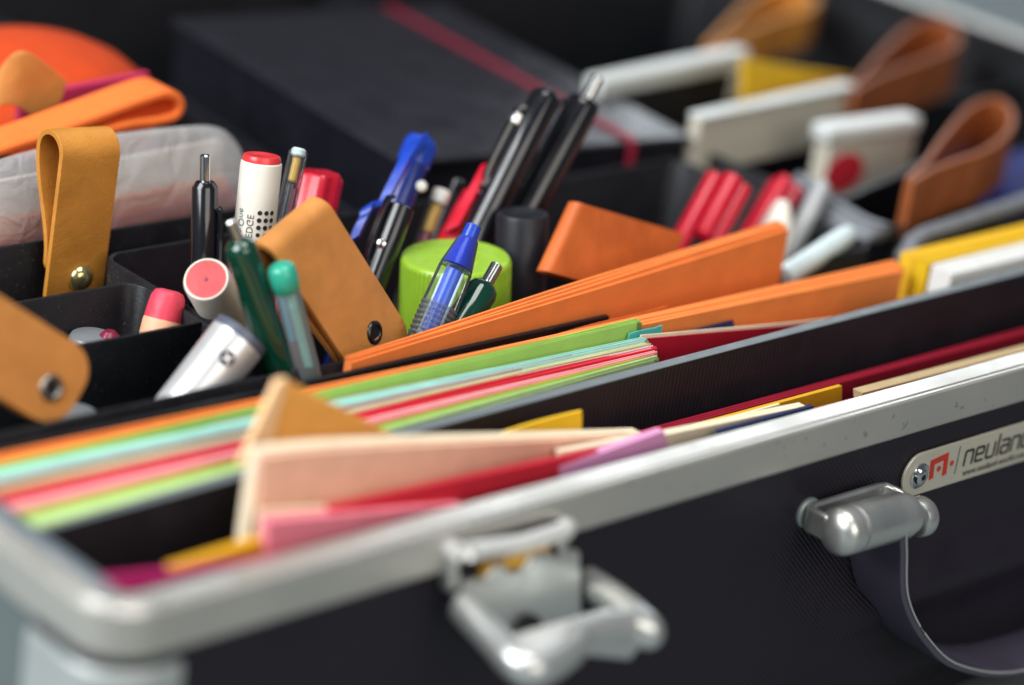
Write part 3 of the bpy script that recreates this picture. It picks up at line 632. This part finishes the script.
mb = MB(); mb.ribbon([p+V((0, .0105, 0)) for p in near], [V((0, .0105, 0))]*len(near), .0045); mb.build('band', 'felt_band', t, bevel=.0014, angle=60)
c = A(30, 92, .440)
mb = MB(); R_ = mm(128, c)
mb.lathe(c+V((0, 0, -.012)), (0, 0, 1), [(0, R_), (.006, R_*1.0), (.014, R_*.97), (.022, R_*.88), (.030, R_*.72), (.036, R_*.5), (.039, R_*.25), (.040, .001)], 48)
mb.build('felt_disc', 'felt_orange', label='round dark orange felt dome at the rear left', cat='felt', angle=80)
sheet('felt_sheet', 'magenta felt strip lying against the orange dome', 'felt_pink', [(20, 98), (149, 73), (151, 96), (20, 125)], .385, .375, .004, 1, cat='felt')
mb = MB(); a = [A(-8, 96, .375), A(6, 80, .372), A(24, 80, .370), A(58, 106, .370)]
loop_p = arc(a, 5)
mb.ribbon(loop_p, [V((-.003, 0, -.012))]*len(loop_p), .003); mb.build('leather_strap', 'leather', label='tan leather scrap in front of the orange dome', cat='leather strap', bevel=.0006)

# ------------------------------------------------------------------ right rear: white boxes
def whitebox(label, TL, TR, h_px, YL, YR, lid_px, dep, face_m, over=.0, dot=None, group='white boxes in the right tray'):
    a, b_ = Z(*TL, YL), Z(*TR, YL); ex = (b_-a); ex.z = 0; L = ex.length; ex.normalize(); ey = V((-ex.y, ex.x, 0))
    if ey.y < 0: ey = -ey
    zt = (a.z+b_.z)/2; hl = mm(lid_px, a)/math.cos(PITCH); hb = mm(h_px, a)/math.cos(PITCH)
    t = thing('white_box', a+ex*L/2+ey*dep/2-V((0, 0, hl+hb)), label, 'box', group)
    def bx(u0, u1, v0, v1, z0, z1):
        q = [a+ex*u+ey*v for u, v in ((u0, v0), (u1, v0), (u1, v1), (u0, v1))]
        return MB().loft([[V((p.x, p.y, z0)) for p in q], [V((p.x, p.y, z1)) for p in q]])
    bx(0, L, 0, dep, zt-hl, zt).build('lid', 'box_white', t, bevel=.0022, bseg=3)
    o = bx(over, L-.001, .0015, dep-.0015, zt-hl-hb, zt-hl-.0002).build('body', face_m, t, bevel=.001)
    if dot:
        c = a+ex*dot[0]-V((0, 0, hl+hb*.5)); c.y -= 0
        n_ = -ey; c = c+ey*.0014
        mb = MB(); mb.prism([c+ex*dot[1]*1.35*math.cos(k*math.pi/20)+V((0, 0, dot[1]*math.sin(k*math.pi/20))) for k in range(40)], n_*.0004); mb.build('dot', 'paper_red', t)
    return t, bx, a, ex, ey, L, zt
whitebox('white box with a red dot on its pale front, nearest the brown loop', (830, 129), (924, 117), 62, .182, 0, 16, .014, 'box_face', .0040, (.0190, .0108))
whitebox('long white box with a plain pale face, beside the notebook corner', (703, 117), (857, 85), 55, .182, 0, 5, .010, 'box_face', .0)
t, bx, a, ex, ey, L, zt = whitebox('farthest white box with a dark face, under the amber loop', (602, 80), (752, 50), 46, .182, 0, 20, .012, 'inside_black', .004)
bx(L-.013, L-.0015, -.0004, .010, zt-.050, zt-.0125).build('end_flap', 'box_face', t, bevel=.001)
sheet('card_sheet', 'yellow card standing between two white boxes at the rear right', 'paper_yellow', [(745, 60), (852, 78), (852, 140), (745, 130)], .300, .318, .004, 2)
mb = MB(); c = Z(1036, 196, .140); mb.prism([c+V((-.030, -.010, -.02)), c+V((.07, .01, -.02)), c+V((.07, .06, -.02)), c+V((.006, .05, -.02))], (0, 0, .022)); mb.build('cloth_bundle', 'blue_cloth', label='dark blue cloth at the right edge beyond the grey rim', cat='cloth', bevel=.005, bseg=4)

# ------------------------------------------------------------------ pens
PENS = 'pens and markers in the tray'
def axis(t, YT, b, YB):
    T, B = A(*t, YT), A(*b, YB); return T, (B-T).normalized(), (B-T).length
def run(T, d, mx=.14, fl=FL_+.008): return min(mx, (T.z-fl)/max(-d.z, .05))
def pen(name, label, cat, T, d, loc=None):
    L = run(T, d); return thing(name, T+d*L, label, cat, PENS), L
def part(t, nm, m, T, d, prof, seg=28, angle=35, bevel=0):
    mb = MB(); mb.lathe(T, d, prof, seg); return mb.build(nm, m, t, angle=angle, bevel=bevel)
def cyl(r, s0, s1, c=.0008): return [(s0, r-c), (s0+c, r), (s1-c, r), (s1, r-c)]
def clip(t, m, T, d, side, s0, s1, r, wd=.0028, th=.0014, gap=.0012, nm='clip'):
    """pocket clip along the barrel, on the given side"""
    sd = V(side); sd = (sd-d*sd.dot(d)).normalized(); w = d.cross(sd).normalized()
    P = [T+d*s0+sd*(r-.0005), T+d*(s0+.0012)+sd*(r+gap), T+d*(s0+(s1-s0)*.5)+sd*(r+gap+.0006), T+d*(s1-.006)+sd*(r+gap), T+d*(s1-.003)+sd*(r+.0004), T+d*s1+sd*(r+.0016)]
    P = arc(P, 4); mb = MB(); mb.ribbon(P, [w*wd*(1-.25*i/len(P)) for i in range(len(P))], th); return mb.build(nm, m, t, bevel=.0005, angle=50)
LEFT = -CR; TOV = -D_

# black click pen, far left
T, d, _ = axis((205, 180), .212, (203.5, 262), .206); t, L = pen('pen', 'black click pen standing upright left of the white marker', 'pen', T, d)
r = mm(13.2, T); part(t, 'barrel', 'black_gloss', T, d, [(0, .002), (.0006, r-.0016), (.003, r), (.05, r), (L, r*.9)])
part(t, 'push_button', 'chrome', T, -d, cyl(mm(5.6, T), -.002, .0105, .0005))
clip(t, 'black_gloss', T, d, CR, .012, .045, r)
# white marker, standing, red end
T, d, _ = axis((262, 157), .205, (251, 262), .200); t, L = pen('marker', 'white marker with a red end and printed black dots, standing upright', 'marker', T, d)
r = mm(21, T); bar = part(t, 'barrel', 'marker_body', T, d, [(.0015, r*.9), (.0022, r*.98), (.0035, r), (L-.002, r), (L, r*.9)], 40)
part(t, 'end_plug', 'plastic_coral', T, d, [(-.0006, r*.55), (-.001, r*.72), (-.0008, r*.86), (.0008, r*.93), (.0022, r*.93)], 40)
toc = -(D_-d*D_.dot(d)).normalized(); sid = d.cross(toc).normalized()
if sid.dot(CR) < 0: sid = -sid
mb = MB()
for row in range(9):
    for cix in range(3):
        a = math.radians(16+19*cix); s = .0218+row*.0031; n_ = (toc*math.cos(a)+sid*math.sin(a)); rad = .00100*max(.22, 1-max(0, row-2)*.12)
        mb.lathe(T+d*s+n_*(r-.0002), n_, [(0, rad), (.0003, rad)], 12)
mb.build('printed_dots', 'ink', t)
def wrap(txt, size, s0, a0, m, nm):
    q = text_mesh(txt, size, V((0, 0, 0)), V((1, 0, 0)), V((0, 0, 1)), .00008)
    for v in q.bm.verts:
        a = a0+v.co.z/r; n_ = toc*math.cos(a)+sid*math.sin(a); v.co = T+d*(s0-v.co.x)+n_*(r+.0001-v.co.y)
    return q.build(nm, m, t)
mat('print_teal', '#5f7f80', .6)
wrap('WEDGE', .0040, .0370, -.30, 'print_grey', 'lettering'); wrap('No.One', .0042, .0350, -.78, 'print_teal', 'lettering')
# clear pen with a gold refill tip
T, d, _ = axis((299, 150), .222, (280, 236), .214); t, L = pen('pen', 'clear ballpoint pen with dark refill between white marker and red markers', 'pen', T, d)
r = mm(9.5, T); part(t, 'barrel', 'clear_plastic', T, d, [(0, r*.8), (.001, r), (L, r)])
part(t, 'refill', 'plastic_amber', T, d, cyl(r*.45, .003, .014)); part(t, 'ink_tube', 'plastic_dark', T, d, cyl(r*.5, .014, L-.004)); part(t, 'end_plug', 'plastic_ice', T, d, cyl(r*.78, -.0008, .0028)); part(t, 'grip_sleeve', 'plastic_wine', T+sid*.0016, d, cyl(r*.42, .016, L-.004))
# two red caps left
T, d, _ = axis((320, 172), .232, (308, 228), .226); t, L = pen('marker', 'red ribbed marker cap behind the tilted tan strap', 'marker', T, d)
r = mm(17, T); mb = MB(); rings = []
for s, k in ((0, .9), (.001, 1), (.04, 1.02), (L, .95)):
    rings.append([T+d*s+(toc*math.sin(a)+sid*math.cos(a)*1.15)*r*k*(1+.10*math.cos(5*a)) for a in [2*math.pi*i/48 for i in range(48)]])
mb.loft(rings); mb.build('cap', 'plastic_pinkred', t)
T2 = T+A(337, 178, .236)-A(320, 172, .232); part(t, 'clip', 'plastic_pinkred', T2, d, cyl(mm(7, T), 0, .05, .001))
# white marker lying, red disc towards us
T, _, _ = axis((206, 279), .185, (240, 310), .18); d = V((.62, .36, -.66)).normalized(); t = thing('marker', T+d*.10, 'white marker lying end-on with a flat coral red disc and pin hole', 'marker', PENS)
r = mm(24, T); part(t, 'barrel', 'marker_body', T, d, [(.0010, r*.84), (0, r*.88), (0, r*.94), (.0015, r), (.03, r*1.02), (.09, r)], 40)
part(t, 'end_disc', 'plastic_coral', T, d, [(.0004, r*.83), (.0018, r*.83)], 40); part(t, 'pin_hole', 'plastic_wine', T, d, [(.0002, r*.10), (.0010, r*.10)], 20)
# dark green click pen
T, d, _ = axis((239, 242), .150, (273, 352), .1420); t, L = pen('pen', 'dark green click pen leaning left over the coral red disc', 'pen', T, d)
r = mm(17, T); part(t, 'barrel', 'green_gloss', T, d, [(-.0012, .002), (-.0006, r*.6), (.0012, r*.88), (.003, r*.96), (.012, r), (L, r*.92)], 32)
part(t, 'push_button', 'chrome', T, (-d+V((-.12, 0, .05))).normalized(), cyl(mm(5.8, T), -.002, .0105, .0005))
# teal-ended clear pen
T, d, _ = axis((280, 264), .1400, (304, 358), .1345); t, L = pen('pen', 'clear pen with a cloudy teal end in front of the tilted tan strap', 'pen', T, d)
r = mm(14, T); part(t, 'barrel', 'clear_teal', T, d, [(.008, r*.9), (.010, r*.95), (L, r*.95)])
part(t, 'end_plug', 'plastic_teal', T, d, [(-.0005, r*.3), (.0005, r*.8), (.002, r*1.02), (.007, r*1.08), (.011, r*1.0), (.0125, r*.8)])
part(t, 'refill', 'plastic_ice', T+CR*.001, d, cyl(r*.34, .012, L-.004)); part(t, 'ink_tube', 'plastic_cyanblue', T-CR*.0028, d, cyl(r*.28, .010, .035))
part(t, 'window', 'plastic_ice', T+TOV*.0026+CR*.001, d, cyl(r*.30, .019, .034, .0004))
# pink crayon in the left tray
T, d, _ = axis((170, 290), .2080, (158, 340), .2040); t = thing('crayon', T+d*.05, 'short pink red crayon end sticking up in the left tray', 'crayon', None)
r = mm(20, T); part(t, 'tip', 'crayon', T, d, [(0, r*.45), (.0008, r*.72), (.003, r*.86), (.008, r*.94), (.0125, r*.97), (.0128, r*.90)], 30)
part(t, 'stick', 'crayon_base', T, d, [(.0124, r*.97), (.014, r), (.045, r)], 30)
# silver cap with x mark
T, d, _ = axis((242, 334), .1480, (188, 398), .1420); t = thing('marker', T+d*.05, 'silver marker end with a dark round x mark leaning in the left tray', 'marker')
d = (d+D_*.25).normalized(); r = mm(30, T)
part(t, 'shell', 'silver_plastic', T, d, [(.0012, r*.95), (.0018, r*1.0), (.030, r*.93), (.07, r*.84)], 44)
mat('cap_grey', '#525a68', .35)
part(t, 'end_rim', 'cap_grey', T, d, [(.0050, r*.78), (-.0004, r*.84), (-.0006, r*.98), (.0014, r*1.005), (.0030, r*1.004)], 44)
n_ = -(ray(214, 349)-d*ray(214, 349).dot(d)).normalized(); ca = T+d*((A(214, 349, .145)-T).dot(d)); s1 = d.cross(n_); 
off_a = -.12
n2 = (n_*math.cos(off_a)+s1*math.sin(off_a)); c = ca+n2*(r*.985)
mb = MB(); mb.lathe(c-n2*.0012, n2, [(0, .0031), (.0014, .0031)], 24); mk = mb.build('mark', 'cap_grey', t)
mk.data.materials[0] = mat('mark_navy', '#2d3140', .5)
mb = MB(); sdir = d.cross(n2).normalized()
for sg in (1, -1):
    q = (d+sdir*sg).normalized(); w = q.cross(n2).normalized()*.00034; e = q*.0021
    mb.prism([p_+n2*.0001 for p_ in (c-e-w, c+e-w, c+e+w, c-e+w)], n2*(.0003+.00005*sg))
mb.build('x_mark', 'plastic_white', t)
# loose discs on the left tray floor
for (px, py, rr_, zz, lb) in ((92, 334, .0095, .1500, 'grey disc lying in the rear left compartment'), (72, 411, .0105, .1495, 'pale disc under the tan strap with silver eyelet')):
    c = Z(px, py, zz); mb = MB(); mb.lathe(c-V((0, 0, .06)), (0, 0, 1), [(0, rr_), (.058, rr_), (.0595, rr_*.9), (.060, rr_*.4)], 28); mb.build('glue_stick', 'plastic_smoke', label=lb, cat='stick')
mb = MB(); c = Z(110, 331, .152); mb.lathe(c-V((0, 0, .06)), (0, 0, 1), [(0, .0042), (.058, .0042), (.060, .0022)], 20); mb.build('pen', 'plastic_wine', label='small wine red pen end in the rear left compartment', cat='pen')
# blue four-colour style pen with big clip
T, d, _ = axis((421, 143), .232, (385, 238), .222); t, L = pen('pen', 'blue pen with a large angular blue clip, between tan strap and red pen', 'pen', T, d)
r = mm(15.5, T); part(t, 'barrel', 'plastic_blue_dark', T, d, [(0, r*.5), (.0008, r*.85), (.004, r), (.03, r*.95), (L, r*.9)])
cl = [A(421, 139, .226), A(407, 158, .222), A(392, 186, .219), A(381, 206, .217), A(369, 208, .216), A(362, 222, .215), A(354, 240, .213)]
mb = MB(); P = arc(cl, 5); wv = (CR*.8+CU*.5)*.0042; mb.ribbon(P, [wv*(1-.3*i/len(P)) for i in range(len(P))], .0030); mb.build('clip', 'plastic_blue', t, bevel=.001)
part(t, 'end_plug', 'plastic_blue', T, d, [(-.0030, r*.5), (-.0022, r*.9), (.001, r*1.12), (.010, r*1.12), (.012, r*.9)])
mb = MB(); mb.lathe(A(421, 186, .2200)-TOV*.002, TOV, [(0, .0028), (.003, .0022), (.0035, .0008)], 18); mb.build('release_button', 'plastic_white', t)
# black pen with clip in front of the blue one
T, d, _ = axis((402, 205), .200, (372, 285), .192); t, L = pen('pen', 'black pen with a glinting clip in front of the blue pen', 'pen', T, d)
r = mm(14, T); part(t, 'barrel', 'black_gloss', T, d, [(0, r*.6), (.001, r*.95), (.01, r), (L, r*.9)]); clip(t, 'black_gloss', T, d, LEFT+TOV*.6, -.001, .032, r, .0024)
mb = MB(); c = T+d*.0185+(TOV*.75+LEFT*.3).normalized()*r; mb.lathe(c-TOV*.001, TOV, [(0, .0022), (.0018, .0020), (.0022, .001)], 14); mb.build('clip_stud', 'chrome', t)
# clear pen with amber end
T, d, _ = axis((442, 192), .225, (423, 245), .219); t, L = pen('pen', 'clear pen with a cream and amber end left of the red pen', 'pen', T, d)
r = mm(10, T); part(t, 'barrel', 'clear_plastic', T, d, [(.002, r*.9), (.003, r), (L, r)]); part(t, 'refill', 'plastic_amber', T, d, cyl(r*.6, .006, .020)); part(t, 'end_plug', 'plastic_white', T, d, cyl(r*.95, -.001, .006)); part(t, 'ink_tube', 'plastic_wine', T, d, cyl(r*.6, .020, L-.003))
# thin black pen
T, d, _ = axis((459, 180), .236, (440, 232), .230); t, L = pen('pen', 'thin black pen end behind the amber ended pen', 'pen', T, d); r = mm(8, T)
part(t, 'barrel', 'black_gloss', T, d, [(0, r*.7), (.001, r), (L, r)]); part(t, 'cap', 'plastic_dark', T, d, cyl(r*1.1, .006, .03))
# red pen
T, d, _ = axis((478, 193), .215, (455, 236), .210); t, L = pen('pen', 'red pen with a tall red clip left of the big black pens', 'pen', T, d)
r = mm(15, T); part(t, 'barrel', 'plastic_red', T, d, [(0, r*.6), (.002, r*.95), (.008, r), (L, r)])
P = arc([A(489, 164, .214), A(484, 172, .212), A(470, 197, .209), A(452, 230, .205)], 6); mb = MB(); mb.ribbon(P, [(CR*.9+CU*.4)*.0030*(1.15 if i else .8) for i in range(len(P))], .0026); mb.build('clip', 'plastic_red', t, bevel=.0009)
# two long black pens
T, d, _ = axis((548, 93), .208, (480, 228), .200); t, L = pen('pen', 'long black pen with a side clip leaning right, left of the clicker pen', 'pen', T, d)
r = mm(16, T); part(t, 'barrel', 'black_gloss', T, d, [(0, r*.45), (.0004, r*.80), (.0014, r*.92), (.003, r*.97), (.03, r), (L, r*.95)], 36)
part(t, 'end_button', 'plastic_dark', T, d, [(-.0015, r*.32), (-.0010, r*.42), (.001, r*.45)])
clip(t, 'black_gloss', T, d, LEFT*1.0+TOV*.35, .012, .052, r, .0026, .0018, .0018)
sd = LEFT+TOV*.35; sd = (sd-d*sd.dot(d)).normalized(); mb = MB(); q = T+d*.018+sd*(r+.001); mb.ribbon([q-d*.003, q, q+d*.003], [d.cross(sd).normalized()*.0034]*3, .0042); mb.build('clip_collar', 'satin_metal', t, bevel=.001)
T, d, _ = axis((586, 100), .208, (521, 220), .201); t, L = pen('pen', 'long black click pen with a silver button leaning right, tallest of the pens', 'pen', T, d)
r = mm(17.5, T); part(t, 'barrel', 'black_gloss', T, d, [(0, r*.55), (.0004, r*.84), (.0016, r*.94), (.004, r*.98), (.03, r), (L, r*.95)], 36)
part(t, 'push_button', 'chrome', T, -d, cyl(mm(6.2, T), -.003, .0125, .0006))
clip(t, 'black_gloss', T, d, LEFT*1.0+CU*.3, .006, .05, r, .0024, .0016, .0014)
# black cap with matt end
T, d, _ = axis((523, 213), .180, (518.5, 300), .175); t, L = pen('marker', 'matt black round marker cap right of the lime cap', 'marker', T, d)
r = mm(26.5, T); part(t, 'cap', 'cap_black', T, d, [(.0006, .0005), (.0004, r*.72), (-.0002, r*.84), (0, r*.94), (.0012, r), (.05, r*1.02)], 44); part(t, 'barrel', 'black_plastic', T, d, cyl(r*.95, .05, L))
# lime ribbed cap
T, d, _ = axis((456, 256), .176, (452.5, 345), .173); t, L = pen('glue_pot', 'big lime green cap with fine vertical ribs in the middle of the pens', 'cap', T, d)
r = mm(56, T); rings = []; mb = MB(); nR = 180
u = d.orthogonal().normalized(); w = d.cross(u)
for s, k, rb in ((0, .0005, 0), (0, .90, 0), (.0003, .955, 0), (.0012, .985, 0), (.0022, .995, 1), (.045, 1.02, 1)):
    rings.append([T+d*s+(u*math.cos(2*math.pi*i/nR)+w*math.sin(2*math.pi*i/nR))*r*k*(1+(.008 if (i % 3) else -.014)*rb) for i in range(nR)])
mb.loft(rings); mb.build('cap', 'plastic_lime', t, angle=12); part(t, 'jar', 'plastic_dark', T, d, cyl(r*.93, .045, L))
# clear blue gel pen in front
T, d, _ = axis((474, 226), .1445, (426, 338), .1345); t, L = pen('pen', 'clear gel pen with a blue button and blue refill in front of the lime cap', 'pen', T, d)
r = mm(18.5, T)
part(t, 'push_button', 'plastic_blue', T, d, [(-.0004, r*.36), (0, r*.44), (.0060, r*.47)], 28)
part(t, 'collar', 'clear_blue', T, d, [(.0055, r*.50), (.0065, r*.60), (.0190, r*.93), (.0195, r*.90)], 32); part(t, 'collar_core', 'plastic_blue', T, d, [(.0058, r*.46), (.0070, r*.54), (.0186, r*.82), (.0188, r*.6)], 28)
part(t, 'barrel', 'clear_plastic', T, d, [(.0195, r*.90), (.0200, r*.95), (.034, r*1.0), (L, r*1.0)], 36)
part(t, 'refill', 'plastic_blue_bright', T, d, cyl(r*.50, .0200, .050)); part(t, 'ink_tube', 'plastic_cyanblue', T+CR*.0012, d, cyl(r*.30, .046, L-.01))
part(t, 'highlight_streak', 'plastic_ice', T-CR*.0040, d, cyl(r*.13, .022, .050, .0004)); part(t, 'highlight_streak', 'plastic_ice', T+CR*.0040+TOV*.0012, d, cyl(r*.10, .022, .050, .0004))  # pale rods standing in for white highlights in the clear barrel
mb = MB()
for k in range(7):
    s = .0375+k*.0023; mb.lathe(T, d, [(s-.0006, r*1.0), (s-.0003, r*1.05), (s+.0003, r*1.05), (s+.0006, r*1.0)], 36)
mb.build('grip_rings', 'clear_frost', t)
# dark green click pen beside it
T, d, _ = axis((485, 286), .1400, (452, 336), .1350); t, L = pen('pen', 'dark green click pen with a clear button right of the clear gel pen', 'pen', T, d)
r = mm(17, T); part(t, 'barrel', 'green_gloss', T, d, [(-.0015, .002), (-.0010, r*.6), (.0008, r*.86), (.003, r*.97), (.015, r), (L, r)], 32); part(t, 'push_button', 'chrome', T, (-d+V((-.05, 0, .08))).normalized(), cyl(mm(6.6, T), -.002, .0110, .0005))
# red caps at the right
def redcaps(lb, tops, d_px, Y, rpx, clip_i, m='plastic_pinkred'):
    d0 = None
    T0 = A(*tops[0], Y); t = None
    for i, px in enumerate(tops):
        T = A(*px, Y-.004*i); B = A(px[0]+d_px[0], px[1]+d_px[1], Y-.004*i-.006); d = (B-T).normalized()
        if t is None: L = run(T, d, .12); t = thing('marker', T+d*L, lb, 'marker', 'red capped markers in the tray')
        r = mm(rpx[i], T)
        part(t, ('cap', 'clip', 'cap_rib')[i], m, T, d, [(0, r*.6), (.0008, r*.9), (.002, r), (.045, r*1.04), (L, r)] if i != 1 else [(0, r*.5), (.001, r*.9), (.003, r), (.034, r*1.05), (.036, r*.7)], 24)
    return t
redcaps('red marker cap with a raised rib, left one behind the orange pile', [(717, 174), (735, 176), (745, 185)], (-38, 70), .185, (10, 12, 9), 1)
redcaps('red marker cap partly hidden, right one beside the white cap', [(780, 181), (798, 187), (787, 177)], (-38, 66), .200, (9, 9, 8), 1)
T, d, _ = axis((783, 203), .170, (770, 262), .163); t, L = pen('marker', 'white marker end between orange pile and grey fabric edge', 'marker', T, d)
r = mm(17, T); part(t, 'barrel', 'marker_body', T, d, [(0, r*.35), (.001, r*.5), (.006, r*.75), (.012, r), (L, r)], 28); part(t, 'end_plug', 'plastic_white', T, d, cyl(r*.42, -.0012, .003))
T, d, _ = axis((824, 183), .180, (800, 232), .172); t, L = pen('marker', 'grey white marker cap leaning on the grey fabric edge', 'marker', T, d)
r = mm(8.5, T); part(t, 'cap', 'plastic_grey', T, d, [(0, r*.6), (.001, r*.95), (.02, r*1.15), (L, r*1.2)], 24); part(t, 'barrel', 'plastic_white', T, d, cyl(r*1.0, .03, L))
T, d, _ = axis((850, 233), .140, (786, 276), .130); t = thing('pen', T+d*.06, 'ice white flat pen lying low behind the orange cards', 'pen', PENS)
r = mm(11, T); part(t, 'barrel', 'plastic_ice', T, d, [(-.002, r*.2), (-.001, r*.6), (.002, r*.9), (.01, r), (.06, r*1.05)], 24); part(t, 'clip', 'plastic_white', T+TOV*.004, d, cyl(r*.4, .004, .035))

# ------------------------------------------------------------------ light
w = bpy.data.worlds.new('World'); S.world = w; w.use_nodes = True
w.node_tree.nodes['Background'].inputs['Color'].default_value = (.62, .70, .82, 1); w.node_tree.nodes['Background'].inputs['Strength'].default_value = .15
def area(name, loc, target, size, sy, power, col):
    l = bpy.data.lights.new(name, 'AREA'); l.shape = 'RECTANGLE'; l.size = size; l.size_y = sy; l.energy = power; l.color = col
    o = bpy.data.objects.new(name, l); COL.objects.link(o); o.location = loc
    o.rotation_euler = (V(target)-V(loc)).to_track_quat('-Z', 'Y').to_euler(); return o
area('window_light', (-1.25, .35, 1.25), (.25, .12, .16), 1.2, 1.1, 44, (.95, .98, 1))
area('overhead_fill_light', (.1, -.1, 2.1), (.25, .15, .15), 1.0, 1.0, 20, (1, .99, .96))  # soft overhead light added to brighten the scene, not a known lamp
area('back_window_light', (1.9, 1.5, 1.0), (.45, .3, .15), 1.2, .9, 10, (.88, .95, 1))
area('room_fill_light', (-.2, -1.9, 1.2), (.3, .1, .15), 1.6, 1.2, 19, (1, .93, .84))

S.view_settings.view_transform = 'Standard'; S.view_settings.look = 'None'; S.view_settings.exposure = .14; S.view_settings.gamma = 1
S.render.engine = 'CYCLES'; S.cycles.use_denoising = True
S.cycles.max_bounces = 8; S.cycles.transparent_max_bounces = 16
